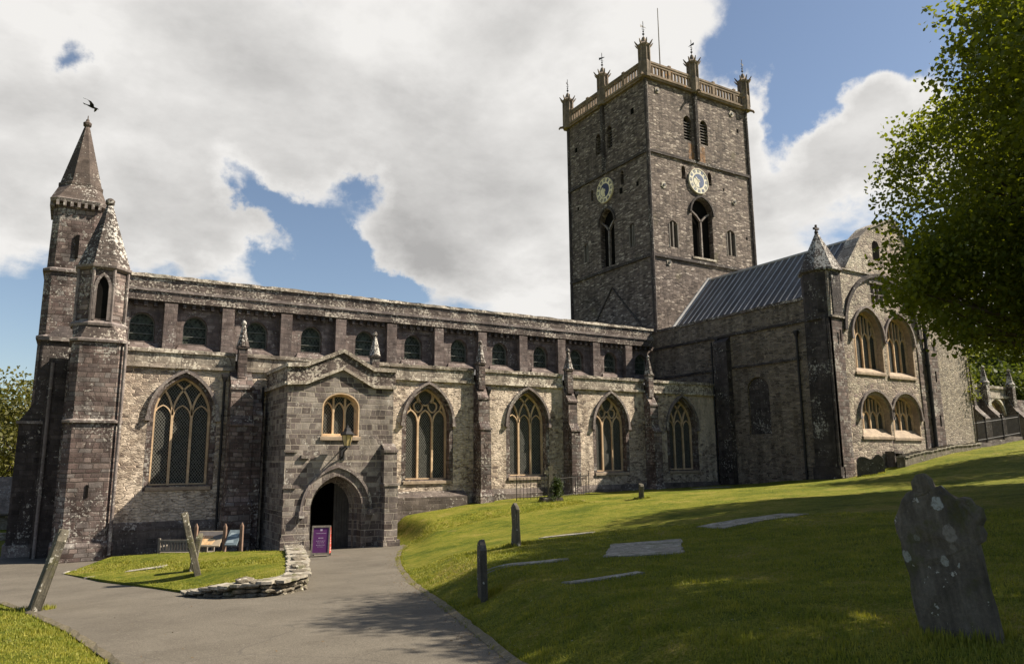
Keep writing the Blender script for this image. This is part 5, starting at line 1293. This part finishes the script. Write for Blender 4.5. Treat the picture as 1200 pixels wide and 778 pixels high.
ledger(9.84, 11.43, 2.45, 1.45, R(47), 'widest pale ledger slab lying flat in the middle of the shaded lawn')
ledger(14.6, 12.85, 2.7, .95, R(-6), 'long pale ledger slab farthest right in the shaded lawn')
ledger(7.35, 11.92, 1.7, .34, R(-31), 'narrow pale kerb slab lying in the grass right of the black slate gravestone')
ledger(11.7, 16.7, 1.5, .34, R(-58), 'thin sunlit slab sunk in the bright lawn beyond the shadow edge')
ledger(6.98, 9.02, 1.2, .28, R(-14), 'small dark worn slab nearly lost in the shaded grass')
ledger(32.6, 31.6, 2.6, .6, R(-10), 'thin pale slab lying in the grass before the last shaded aisle window')
ledger(1.05, 24.8, .9, .3, R(-32), 'small white slab on the left of the raised green', z=1)
ledger(2.2, 24.9, 1.15, .3, R(-32), 'small white slab on the raised green nearest the bench', z=1)
blades()

# ---- low dry-stone wall round the raised green
def drystone():
    root = empty('low_wall', (4.6, 18, -3), 'low curved dry stone wall with flat capping edging the raised green', 'wall')
    path_ = [(2.45, 17.5, -2.74, .02), (2.7, 16.75, -2.72, .12), (3.1, 16.15, -2.68, .22), (3.75, 15.72, -2.62, .26), (4.35, 16.2, -2.66, .28), (4.75, 17.7, -2.78, .32), (5.25, 19.6, -2.90, .40), (5.8, 21.9, -3.05, .48), (6.25, 24.0, -3.2, .55)]
    P = []
    for i in range(len(path_)-1):
        a, b = path_[i], path_[i+1]; k = max(2, int(math.dist(a[:2], b[:2])/.24))
        for j in range(k): P.append([a[q]+(b[q]-a[q])*j/k for q in range(4)])
    P.append(list(path_[-1])); rr = random.Random(5); m = MB(); mc = MB()
    for i in range(len(P)-1):
        a, b = P[i], P[i+1]; cx, cy = (a[0]+b[0])/2, (a[1]+b[1])/2; d = math.atan2(b[1]-a[1], b[0]-a[0]); h = (a[3]+b[3])/2+.06; gz0 = float(zpath(np.array(cy)))
        z = gz0-.1; top = gz0+h
        while z < top-.03:
            hh = rr.uniform(.07, .13); off = rr.uniform(-.06, .06); nx, ny = math.sin(d), -math.cos(d)
            for side in (1, -.2):
                m.ico((cx+math.cos(d)*off+nx*(.06+rr.uniform(-.03, .03))*side, cy+math.sin(d)*off+ny*(.06+rr.uniform(-.03, .03))*side, z+hh/2), .5, 1, (rr.uniform(.30, .40), rr.uniform(.30, .38), hh*1.25), .12)
            z += hh*.92
        L_ = math.dist(a[:2], b[:2])*.62; w_ = .24
        if i % 1 == 0:
            t0 = top+rr.uniform(-.015, .02); ca, sa = math.cos(d), math.sin(d); q = []
            for (u, v) in ((-L_, -w_), (0, -w_-.03), (L_, -w_), (L_, w_), (0, w_+.03), (-L_, w_)):
                u += rr.uniform(-.02, .02); v += rr.uniform(-.04, .04); q.append((cx+u*ca-v*sa, cy+u*sa+v*ca))
            mc.loft([[(x, y, t0-.05) for x, y in q], [(x, y, t0+rr.uniform(-.008, .008)) for x, y in q]])
    m.build('rubble_face', M['wallstone'], root); mc.build('capping', M['slab_stone'], root)
M['wallstone'] = stone_mat('dry_stone', [(.06,.052,.04), (.13,.112,.085), (.22,.19,.145)], .3, moss=(.10,.105,.035))
drystone()
# stones that edge the far side of the raised green
m = MB(); rr = random.Random(3)
for i in range(26):
    t_ = i/25; x = .15+(5.2-.15)*t_; y = 28.3-.1*t_*10*(.36)+0; p0 = (.25, 28.1, -3.42); p1 = (5.4, 24.75, -2.80); x = p0[0]+(p1[0]-p0[0])*t_; y = p0[1]+(p1[1]-p0[1])*t_+.5*math.sin(math.pi*t_); z = p0[2]+(p1[2]-p0[2])*t_
    if t_ < .62: m.ico((x, y, z-.06), .5, 1, (.40, .32, .22), .12)
k_ = m.build('kerb_stone', M['slab_stone'], None); tag(k_, 'row of pale edging stones along the back of the raised green', 'kerb')

# ---- low wall and niche tomb before the transept front
m = MB(); pts = [(40.6, 24.6), (43.2, 24.75), (46.5, 25.0), (49.8, 25.1)]
for i in range(len(pts)-1):
    a, b = pts[i], pts[i+1]; n = 6
    for j in range(n):
        x = a[0]+(b[0]-a[0])*j/n; y = a[1]+(b[1]-a[1])*j/n; z = gz(x, y); dx = (b[0]-a[0])/n
        m.rough(x, x+dx*.98, y, y+.5, z-.4, z+.52-.06*i+rr.uniform(-.03, .03)-.012*j*i, 1, 0)
lw = m.build('low_wall', M['wallstone'], None); tag(lw, 'low ruined stone wall running along the foot of the transept front', 'wall')
m = MB()
for i in range(len(pts)-1):
    a, b = pts[i], pts[i+1]; n = 6
    for j in range(n):
        x = a[0]+(b[0]-a[0])*j/n; y = a[1]+(b[1]-a[1])*j/n; z = gz(x, y); dx = (b[0]-a[0])/n
        m.rough(x-.02, x+dx, y-.06, y+.56, z+.53-.06*i-.012*j*i, z+.60-.06*i+rr.uniform(-.02, .02)-.012*j*i, 1, 0)
BASE[lw.name] = Vector((0, 0, 0)); m.build('capping', M['slab_stone'], lw)
tb = empty('niche_tomb', (41.3, 25.6, gz(41.3, 25.6)), 'small square stone memorial with a dark niche behind the low ruined wall', 'memorial')
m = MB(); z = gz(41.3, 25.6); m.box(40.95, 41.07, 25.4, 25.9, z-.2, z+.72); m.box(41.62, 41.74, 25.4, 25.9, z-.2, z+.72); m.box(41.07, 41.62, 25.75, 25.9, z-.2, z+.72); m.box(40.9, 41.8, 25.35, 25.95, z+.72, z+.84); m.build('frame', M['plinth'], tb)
m = MB(); m.box(41.08, 41.61, 25.66, 25.74, z, z+.7); m.build('niche', M['dark'], tb)

# ---- A-board by the porch door
ab = local_root('sandwich_board', (8.12, 27.25, gz(8.12, 27.25)+.012), 'purple and red sandwich board standing on the path by the porch door', 'sign', rot=(0, 0, R(-24)))
fr = MB(); pu = MB(); rd = MB(); wt = MB(); wt2 = MB()
def ab_panel(sgn, panel, frame, ink, H=1.08, W=.66):
    # a leaning panel: foot at y = sgn*.26, top at y = sgn*.03
    def P_(u, h, d): 
        y = sgn*(.27-.24*h/H); return (u, y+sgn*d, h)
    def slab(mb, u0, u1, h0, h1, d0, d1):
        mb.add([P_(u0,h0,d0), P_(u1,h0,d0), P_(u1,h1,d0), P_(u0,h1,d0), P_(u0,h0,d1), P_(u1,h0,d1), P_(u1,h1,d1), P_(u0,h1,d1)], [(0,1,2,3), (7,6,5,4), (0,4,5,1), (1,5,6,2), (2,6,7,3), (3,7,4,0)])
    slab(frame, -W/2, -W/2+.055, .0, H, -.02, .025); slab(frame, W/2-.055, W/2, .0, H, -.02, .025); slab(frame, -W/2+.055, W/2-.055, H-.06, H, -.02, .025); slab(frame, -W/2+.055, W/2-.055, .10, .155, -.02, .025)
    slab(panel, -W/2+.055, W/2-.055, .155, H-.06, -.005, .008)
    rq = random.Random(2+sgn)
    slab(ink, -.035, .045, .90, .975, .008, .011)                 # crest at the head
    for k, (zz, hw, hh) in enumerate(((.82, .18, .018), (.66, .085, .03), (.56, .16, .014), (.50, .12, .012), (.42, .15, .014), (.36, .10, .012))):
        u = -hw
        while u < hw: 
            l = rq.uniform(.02, .06); slab(ink, u, min(hw, u+l), zz-hh/2, zz+hh/2, .008, .011); u += l+.015
ab_panel(-1, pu, fr, wt); ab_panel(1, rd, fr, wt2)
fr.build('frame', M['wood_grey'], ab)
pu.build('panel', plain('purple_poster', (.115,.03,.125), .5, .1, 3), ab, label='purple poster facing the path'); rd.build('panel', plain('red_poster', (.55,.07,.05), .5, .1, 3), ab, label='red poster facing the door')
wt.build('lettering', plain('poster_ink', (.45,.36,.47), .6, .1, 5), ab); wt2.build('lettering', plain('poster_ink_pale', (.75,.6,.55), .6, .1, 5), ab)
# the red side shows past the frame when the board is seen from the corner
def ab_side():
    m = MB(); m.add([(.335,-.25,.12),(.335,.25,.12),(.335,.04,1.03),(.335,-.04,1.03),(.325,-.25,.12),(.325,.25,.12),(.325,.04,1.03),(.325,-.04,1.03)], [(0,1,2,3),(7,6,5,4),(0,4,5,1),(1,5,6,2),(2,6,7,3),(3,7,4,0)])
    return m
ab_side().build('side_panel', plain('red_side_poster', (.58,.10,.075), .5, .15, 4), ab, label='red poster filling the side of the board')
m = MB(); rq = random.Random(8)
for k in range(9):
    zz = .2+k*.085; hw = .20*(1-zz/1.15); u = -hw*.7
    if k in (2, 6): continue
    while u < hw*.7: l = rq.uniform(.02, .05); m.box(.336, .339, u, min(hw*.7, u+l), zz, zz+.03); u += l+.02
m.build('side_lettering', plain('side_ink', (.8,.68,.6), .6, .1, 5), ab)

# ---- bench and notice boards behind the raised green
bz = gz(4.2, 28.9)
be = local_root('bench', (3.75, 28.6, bz-.0), 'grey slatted wooden bench seen from behind beyond the raised green', 'bench', rot=(0, 0, R(-33)))
Wb = 1.75
for x in (-Wb/2, Wb/2-.07):
    m = MB(); m.box(x, x+.07, -.30, -.23, 0, .93); m.build('leg', M['wood_grey'], be)
    m = MB(); m.box(x, x+.07, .25, .32, 0, .62); m.build('leg', M['wood_grey'], be)
    m = MB(); m.box(x-.01, x+.08, -.23, .36, .62, .66); m.build('armrest', M['wood_grey'], be)
m = MB(); m.box(-Wb/2+.07, Wb/2-.07, -.29, -.24, .80, .88); m.box(-Wb/2+.07, Wb/2-.07, -.29, -.24, .48, .53)
x = -Wb/2+.13
while x < Wb/2-.12: m.box(x, x+.05, -.28, -.25, .53, .80); x += .105
m.build('backrest', M['wood_grey'], be)
m = MB()
for k in range(5): m.box(-Wb/2, Wb/2, -.22+k*.11, -.13+k*.11, .42, .45)
m.build('seat', M['wood_grey'], be)
def info_board(x, y, W, D_, posts, label, art, rz):
    z = gz(x, y); r_ = local_root('information_board', (x, y, z+.02), label, 'information board', rot=(0, 0, rz))
    for px_ in posts:
        m = MB(); m.loft([[(px_-.05, -.05, 0), (px_+.05, -.05, 0), (px_+.05, .05, 0), (px_-.05, .05, 0)], [(px_-.05, -.05, 1.22), (px_+.05, -.05, 1.22), (px_+.05, .05, 1.22), (px_-.05, .05, 1.22)], [(px_-.01, -.01, 1.34), (px_+.01, -.01, 1.34), (px_+.01, .01, 1.34), (px_-.01, .01, 1.34)]])
        m.build('post', M['postwood'], r_)
    m = MB(); m.add([(-W/2, -.24, .62), (W/2, -.24, .62), (W/2, .12, 1.08), (-W/2, .12, 1.08), (-W/2, -.22, .58), (W/2, -.22, .58), (W/2, .14, 1.04), (-W/2, .14, 1.04)], [(0,1,2,3), (7,6,5,4), (0,4,5,1), (1,5,6,2), (2,6,7,3), (3,7,4,0)])
    p = m.build('panel', art[0], r_)
    m = MB()
    def on(u, v, d=.008): return (u, -.24+.36*v-d*.8, .62+.46*v+d*.57)
    for poly, mt in art[1]:
        m2 = MB(); m2.add([on(u*W, v) for u, v in poly], [tuple(range(len(poly)))]); m2.build('printed_picture', mt, r_)
tanp = plain('board_tan_print', (.45,.36,.25), .4, .1, 5); orp = plain('board_orange_print', (.72,.40,.17), .4, .4, 14, col2=(.8,.62,.38)); dkp = plain('board_grey_print', (.16,.14,.13), .4, .2, 5)
blp = plain('board_blue_print', (.16,.20,.22), .4, .2, 6); wp = plain('board_white_print', (.30,.36,.38), .4, .1, 6)
info_board(4.37, 27.66, .90, .5, (-.52, .52), 'wide sloping information board with an orange map between brown posts', (tanp, [([(-.47,.45),(.47,.45),(.47,.97),(-.47,.97)], dkp), ([(-.46,.05),(.2,.08),(.28,.4),(.12,.55),(.15,.66),(-.1,.68),(-.44,.62)], orp)]), R(-36))
info_board(5.06, 27.15, .42, .5, (.26,), 'narrow sloping information board with a blue picture, right of the wide one', (blp, [([(-.45,.1),(.2,.12),(.1,.35),(-.4,.3)], wp), ([(-.42,.55),(.3,.5),(.42,.75),(-.3,.8)], wp)]), R(-36))

# ---- lantern over the porch door
ln = local_root('wall_lantern', (10.03, 30.99, .12), 'black iron lantern with amber glass on a bracket above the porch door', 'lantern')
m = MB(); m.tube([(0, 0, 0), (-.02, -.25, .28), (-.02, -.62, .42)], .035, 6); m.tube([(0, 0, .42), (-.02, -.62, .46)], .028, 6); m.box(-.08, .08, -.03, .0, -.1, .5); m.build('bracket', M['iron'], ln)
m = MB(); m.lathe(-.02, -.62, [(.13, .50), (.24, .96)], 6, .0); m.build('lamp_glass', M['lantern_glass'], ln)
m = MB(); m.lathe(-.02, -.62, [(.15, .44), (.14, .51)], 6, 0); m.lathe(-.02, -.62, [(.30, .95), (.31, 1.0), (.16, 1.13), (.13, 1.24), (.05, 1.28), (.03, 1.38)], 6, 0)
for k in range(6):
    a = k*math.pi/3; m.tube([(-.02+.135*math.cos(a), -.62+.135*math.sin(a), .5), (-.02+.245*math.cos(a), -.62+.245*math.sin(a), .96)], .014, 4)
m.build('lamp_frame', M['iron'], ln)

# ---- wheel-head cross, railings and shrub by the aisle
cx, cy = 20.75, 31.0; cz = gz(cx, cy)
cr = local_root('stone_cross', (cx, cy, cz), 'dark weathered wheel-head cross beside the small iron enclosure', 'cross', rot=(0, 0, R(-15)))
m = MB(); m.loft([[(-.55,-.4,-.2),(.55,-.4,-.2),(.55,.4,-.2),(-.55,.4,-.2)],[(-.5,-.36,.18),(.5,-.36,.18),(.5,.36,.18),(-.5,.36,.18)]]); m.build('plinth', M['slate_stone'], cr)
m = MB(); m.loft([[(-.15,-.10,.18),(.15,-.10,.18),(.15,.10,.18),(-.15,.10,.18)],[(-.10,-.07,1.3),(.10,-.07,1.3),(.10,.07,1.3),(-.10,.07,1.3)],[(-.12,-.07,1.72),(.12,-.07,1.72),(.12,.07,1.72),(-.12,.07,1.72)]])
m.box(-.34, .34, -.065, .065, 1.33, 1.52); m.build('shaft', M['grey_stone'], cr)
m = MB(); band(m, lambda u, z, d: (u, d, z), [(.24*math.cos(a), 1.43+.24*math.sin(a)) for a in [i*math.pi/8 for i in range(16)]], .07, -.05, .05, True); m.build('wheel', M['grey_stone'], cr)
def railing(name, pts, h, sp, label, r=.012, post=.02, spear=True, zf=gz, base=None, cat='railings'):
    o_ = empty(name, (pts[0][0], pts[0][1], zf(*pts[0])), label, cat); m = MB(); mp = MB()
    for a, b in zip(pts[:-1], pts[1:]):
        L_ = math.dist(a, b); n = max(1, int(L_/sp)); za, zb = zf(*a)+(base or 0), zf(*b)+(base or 0)
        for f in (.12, .88): m.tube([(a[0], a[1], za+h*f), (b[0], b[1], zb+h*f)], r*1.3, 4)
        for i in range(n+1):
            t = i/n; x = a[0]+(b[0]-a[0])*t; y = a[1]+(b[1]-a[1])*t; z = za+(zb-za)*t
            if i in (0, n): mp.tube([(x, y, z-.1), (x, y, z+h*1.04)], post, 6); mp.ico((x, y, z+h*1.08), post*1.8, 1)
            else: m.tube([(x, y, z+h*.03), (x, y, z+h*(1 if spear else .88))], r, 4)
    m.build('railing_panel', M['iron_old'], o_); mp.build('railing_post', M['iron_old'], o_)
M['iron_old'] = plain('weathered_iron', (.028,.024,.022), .7, .4, 15, 0, .3)
railing('iron_railings', [(19.9, 32.9), (21.2, 31.6), (24.3, 32.6), (23.9, 33.8)], 1.15, .17, 'small rusty iron railings round a grave beside the aisle buttress')

def leaf_cloud(name, C, Rr, per, size, mat, parent=None, flat=.7, seed=1, quad=True):
    rg = np.random.default_rng(seed); C = np.asarray(C, float); n = len(C)*per
    dd = rg.normal(0, 1, (n, 3)); dd /= np.linalg.norm(dd, axis=1)[:, None]; ctr = np.repeat(C, per, 0)+dd*(rg.random(n)**.45)[:, None]*np.array([Rr, Rr, Rr*flat])
    nrm = rg.normal(0, 1, (n, 3))+np.array([0, 0, .55]); nrm /= np.linalg.norm(nrm, axis=1)[:, None]
    a = np.cross(nrm, rg.normal(0, 1, (n, 3))); a /= np.linalg.norm(a, axis=1)[:, None]+1e-9; b = np.cross(nrm, a)
    s = size*rg.uniform(.6, 1.25, n)[:, None]
    k = [(0, -1, 0), (.75, -.25, .12), (.45, .55, -.08), (0, 1.05, .05), (-.5, .5, .1), (-.75, -.3, -.08)]
    P = np.stack([ctr+s*.5*(x*a+y*b+z*nrm) for x, y, z in k], 1).reshape(-1, 3)
    q = np.arange(len(P)).reshape(-1, 6)
    if parent is not None: P = P-np.array(BASE[parent.name])
    o = raw_mesh(name, P, q, mat); 
    if parent is not None: o.parent = parent; BASE[o.name] = BASE[parent.name]
    return o
def crown_points(center, rad, n, seed, shell=.45, lump=.28):
    rg = np.random.default_rng(seed); d = rg.normal(0, 1, (n, 3)); d /= np.linalg.norm(d, axis=1)[:, None]
    r = (shell+(1-shell)*rg.random(n)**.5)
    f = np.array([1+lump*mnoise.noise(Vector(q*1.8)+Vector((seed, 0, 0)))*1.6+lump*.6*mnoise.noise(Vector(q*4.5)+Vector((0, seed, 0))) for q in d])
    return np.array(center)+d*r[:, None]*f[:, None]*np.array(rad)
def tree(name, x, y, z, center, rad, nclump, per, size, mat, label, cr=.7, seed=1, tr=.35, group=None, limbs=26, shell=.45, extra=None, cat='tree', nb=3, lump=.28, flatten=0):
    o_ = empty(name, (x, y, z), label, cat, group); rr = random.Random(seed)
    C = crown_points(center, rad, nclump, seed, shell, lump)
    if flatten: C[:, 2] = np.where(C[:, 2] < center[2], center[2]+(C[:, 2]-center[2])*flatten, C[:, 2])
    if extra is not None: C = np.concatenate([C, extra])
    m = MB(); cx, cy, cz = center; top = Vector((cx, cy, cz+rad[2]*.55)); b0 = Vector((x, y, z-.3))
    fork = b0.lerp(Vector((cx, cy, cz-rad[2]*.6)), .9); mid = fork.lerp(top, .5)+Vector((rr.uniform(-.3, .3), rr.uniform(-.3, .3), 0))
    m.tube([b0, b0+Vector((0, 0, .45)), fork, mid, top], [tr*1.45, tr*1.05, tr*.8, tr*.5, tr*.12], 9)
    idx = list(range(len(C))); rr.shuffle(idx)
    for i in idx[:limbs]:
        e = Vector(C[i]); t = rr.uniform(0, .8); s = fork.lerp(mid, t*1.3) if t < .6 else mid.lerp(top, t-.5)
        k = s.lerp(e, .5)+Vector((rr.uniform(-.3, .3), rr.uniform(-.3, .3), -.1*(e-s).length+rr.uniform(0, .4)))
        m.tube([s, s.lerp(k, .6), k, k.lerp(e, .6), e], [tr*.32, tr*.25, tr*.17, tr*.1, .015], 5)
        for j in range(nb):
            e2 = Vector(C[rr.choice(idx)])
            if (e2-k).length < max(rad)*.55: m.tube([k, k.lerp(e2, .5)+Vector((0, 0, rr.uniform(-.15, .15))), e2], [tr*.12, tr*.07, .01], 4)
    m.build('trunk', M['bark'], o_)
    leaf_cloud('crown', C, cr, per, size, mat, o_, seed=seed+5)
    return o_
# shrub by the cross, ivy on the chapel corner
sh = empty('shrub', (21.05, 30.9, gz(21.05, 30.9)), 'dark conical evergreen shrub growing at the foot of the wheel-head cross', 'shrub')
m = MB(); m.tube([(21.05, 30.9, cz-.1), (21.05, 30.9, cz+.9)], .03, 5); m.build('stem', M['bark'], sh)
leaf_cloud('foliage', [(21.05+random.gauss(0, .16)*(1.3-h), 30.9+random.gauss(0, .16)*(1.3-h), cz+.1+h*.95) for h in [random.random() for _ in range(60)]], .2, 34, .07, M['leaf_dark'], sh, seed=4)
iv = empty('ivy', (51.0, 25.9, gz(51, 25.9)), 'yellow-green ivy climbing the far rubble corner of the transept', 'ivy')
m = MB(); m.tube([(51.05, 25.9, .3), (51.1, 25.85, 3), (51.0, 25.85, 6.4)], .04, 5); m.build('stem', M['bark'], iv)
leaf_cloud('foliage', [(51.1+random.gauss(0, .25), 25.9+random.uniform(-.2, .8), h) for h in [random.uniform(3.6, 6.8) for _ in range(42)]], .5, 30, .12, M['leaf_ivy'], iv, seed=9)

# ---- railings on a low wall in front of the chapel
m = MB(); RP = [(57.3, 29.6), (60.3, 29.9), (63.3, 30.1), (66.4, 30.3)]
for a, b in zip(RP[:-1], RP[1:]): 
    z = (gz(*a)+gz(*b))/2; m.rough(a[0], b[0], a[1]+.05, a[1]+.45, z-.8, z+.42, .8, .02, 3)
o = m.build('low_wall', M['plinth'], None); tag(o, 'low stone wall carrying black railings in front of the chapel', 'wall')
railing('iron_railings', RP, 1.7, .2, 'tall black spiked railings on the low wall in front of the chapel', .032, .07, base=.38)

# ---- bird
bi = local_root('bird', (-.52, 42.0, 18.45), 'black bird gliding with spread wings above the west spire', 'bird', rot=(R(0), R(22), R(-20)))
m = MB()
rings = []
for (x_, r_, z_) in ((-.40, .012, .0), (-.30, .05, 0), (-.12, .085, 0), (.06, .10, .0), (.2, .07, .01), (.3, .055, .03), (.38, .045, .03), (.46, .012, .015)):
    rings.append([(x_, r_*math.cos(a), z_+r_*.8*math.sin(a)) for a in [k*math.pi/4 for k in range(8)]])
m.loft(rings)
m.loft([[(-.30, -.03, .0), (-.30, .03, .0), (-.30, .03, .02), (-.30, -.03, .02)], [(-.58, -.12, -.02), (-.58, .12, -.02), (-.58, .12, -.005), (-.58, -.12, -.005)]])
def wing(s):
    sec = [(.0, .14, -.16, .02), (.28, .17, -.10, .12), (.58, .08, -.13, .16), (.82, -.06, -.20, .10), (.98, -.20, -.26, .04)]
    return [[(f, s*y, z+.012), (b, s*y, z+.004), (b, s*y, z-.004), (f, s*y, z-.012)] for y, f, b, z in sec]
m.loft(wing(1)); m.loft(wing(-1)); m.v = [(x*.78, y*.78, z*.78) for x, y, z in m.v]; m.build('body', plain('black_plumage', (.012,.011,.012), .6, .3, 9), bi, True)

# ---- the big tree on the right and its neighbours outside the picture
rg = np.random.default_rng(3)
tree('maple_tree', 22.9, 6.0, gz(21.9, 6.4), (22.9, 6.3, 5.7), (6.3, 6.3, 6.0), 1150, 118, .122, M['maple'], 'large dark leafy tree whose crown fills the upper right, trunk out of the picture', .75, 21, .42, limbs=110, shell=.45, lump=.14, flatten=.52, extra=np.concatenate([crown_points((17.6, 5.7, 8.9), (2.9, 2.9, 2.5), 170, 77, .2, .2), crown_points((17.6, 9.1, 4.1), (1.6, 1.6, 1.2), 38, 78, .1, .3), crown_points((18.9, 8.2, 3.3), (1.6, 1.6, .9), 26, 79, .1, .3)]))
for i, (x, y, c, r_, lb) in enumerate(((16.6, .9, 5.4, 4.8, 'leafy tree just south of the big one, shading the near lawn'), (14.5, -6.0, 5.0, 5.4, 'leafy tree farthest south of the row, beside the path'), (31.5, 9.6, 8.2, 5.6, 'leafy tree behind the big one, shading the lawn before the transept'), (45.5, 13.5, 6.0, 5.8, 'leafy tree farthest up the slope in the row on the right'))):
    z = gz(x, y); tree('maple_tree', x, y, z, (x, y, z+c+1.2), (r_, r_, r_*.85), 520, [150, 60, 60, 60][i], [.15, .26, .26, .26][i], M['maple'], lb, [.85, 1.2, 1.2, 1.2][i], 31+i, .36, limbs=20, flatten=.62, group='trees shading the lawn')

# ---- far right: wooded hillside and its wall
k = 0
hill = [(88, 52, 7), (94, 50, 7.5), (97, 46, 6.5), (101, 55, 8.5), (106, 49, 7.5), (112, 58, 9), (92, 60, 9), (120, 52, 9), (84, 57, 6), (110, 43, 6.5), (128, 60, 10), (100, 66, 10)]
lab = ['rounded dark green tree directly above the chapel parapet', 'dense tree right of the leftmost one on the hillside', 'low bushy tree nearest the hillside wall', 'tall tree in the middle of the hillside wood', 'green tree right of the middle on the hillside', 'tall tree high in the hillside wood', 'broad tree behind the leftmost on the hillside', 'olive tree high on the right of the hillside', 'small tree showing left of the chapel spirelet', 'bushy tree lowest on the right of the hillside', 'tallest tree on the top of the hillside', 'tall dark tree at the back of the hillside wood']
for (x, y, h), lb in zip(hill, lab):
    z = gz(x, y); mt = [M['leaf_dark'], M['leaf_mid'], M['leaf_mid']][k % 3]
    tree('broadleaf_tree', x, y, z, (x, y, z+h*.55), (h*.52, h*.52, h*.5), 190, 26, .5, mt, lb, 1.5, 50+k, .25, limbs=8, group='trees on the hillside', nb=1, lump=.35); k += 1
m = MB(); a = (86, 47); b = (118, 40)
for j in range(16):
    t = j/16; x = a[0]+(b[0]-a[0])*t; y = a[1]+(b[1]-a[1])*t; z = gz(x, y); m.rough(x, x+2.02, y, y+.6, z-1, z+2.0, 1, .03, j)
o = m.build('field_wall', M['rubble_end'], None); tag(o, 'long grey field wall below the wood on the hillside', 'wall')

# ---- far left: trees and a slate-roofed building beyond the west front
k = 0
for (x, y, h, lb, mt) in ((-3.4, 66, 9.5, 'olive-green tree just left of the west front, tallest of the pair', 'leaf_olive'), (-9.5, 70, 9.0, 'yellow-green tree at the left edge behind the slate roof', 'leaf_olive'), (-6.0, 84, 10, 'paler tree rising behind the pair on the far left', 'leaf_mid'), (-15, 78, 9, 'tree outside the left edge behind the slate-roofed building', 'leaf_olive'), (2.5, 90, 9, 'tree hidden mostly by the west front', 'leaf_mid')):
    z = gz(x, y); tree('tree', x, y, z, (x, y, z+h*.58), (h*.42, h*.42, h*.46), 260, 34, .26, M[mt], lb, 1.1, 80+k, .2, limbs=14, group='trees beyond the west front', nb=1, lump=.4); k += 1
bx = empty('stone_building', (-9, 56, -4.3), 'low building with a long slate roof at the far left edge', 'building')
m = MB(); z = -4.3; S = south(54)
wall(m, S, [(-22, z-1), (-1.6, z-1), (-1.6, z+1.6), (-22, z+1.6)], [[(-5, z+.3), (-3.8, z+.3), (-3.8, z+1.2), (-5, z+1.2)]], .3)
m.add([(-1.6, 54, z-1), (-1.6, 60, z-1), (-1.6, 60, z+1.6), (-1.6, 57, z+3.4), (-1.6, 54, z+1.6)], [(0,1,2,3,4)]); m.build('wall', M['rubble_end'], bx)
m = MB(); m.box(-4.98, -3.82, 54.25, 54.3, z+.3, z+1.2); m.build('window', M['dark'], bx)
m = MB(); m.add([(-22, 53.6, z+1.4), (-1.3, 53.6, z+1.4), (-1.3, 57, z+3.5), (-22, 57, z+3.5), (-1.3, 60.4, z+1.4), (-22, 60.4, z+1.4), (-22, 53.6, z+1.28), (-1.3, 53.6, z+1.28), (-1.3, 57, z+3.38)], [(0,1,2,3), (3,2,4,5), (6,7,1,0), (7,8,2,1)])
m.build('roof', ashlar('slate_roof', [(.16,.13,.105), (.24,.19,.15), (.20,.165,.135)], (.09,.075,.06), bw=.35, bh=.25, ms=.012, lichen=.1, dark=.3), bx)
m = MB(); m.rough(-22, -2.2, 46.5, 47.0, gz(-8, 46.5)-.5, gz(-8, 46.5)+.3, .8, .03, 3); o = m.build('boundary_wall', M['rubble_end'], None); tag(o, 'low boundary wall across the road on the far left', 'wall')

# ---- last year's leaves and grit blown against the path edges
def litter():
    n = 900; Y = RNG.uniform(4, 29, n); side = RNG.random(n) < .7
    X = np.where(side, xedge(Y)-np.abs(RNG.normal(0, .22, n))-.03, RNG.uniform(0, 1, n)*(xedge(Y)-LEDGE(np.minimum(Y, 19.)))+LEDGE(np.minimum(Y, 19.)))
    Z = zpath(Y)+.02; a = RNG.uniform(0, 6.28, n); s = RNG.uniform(.008, .024, n); P = []
    for k in range(4):
        P.append(np.stack([X+s*np.cos(a+k*1.57)*(1 if k % 2 else .55), Y+s*np.sin(a+k*1.57)*(1 if k % 2 else .55), Z+RNG.uniform(0, .012, n)], -1))
    co = np.stack(P, 1).reshape(-1, 3); o = raw_mesh('leaf_litter', co, np.arange(4*n).reshape(-1, 4), plain('dead_leaf', (.13,.085,.04), .9, .5, 2, obj=False)); tag(o, kind='stuff')
litter()
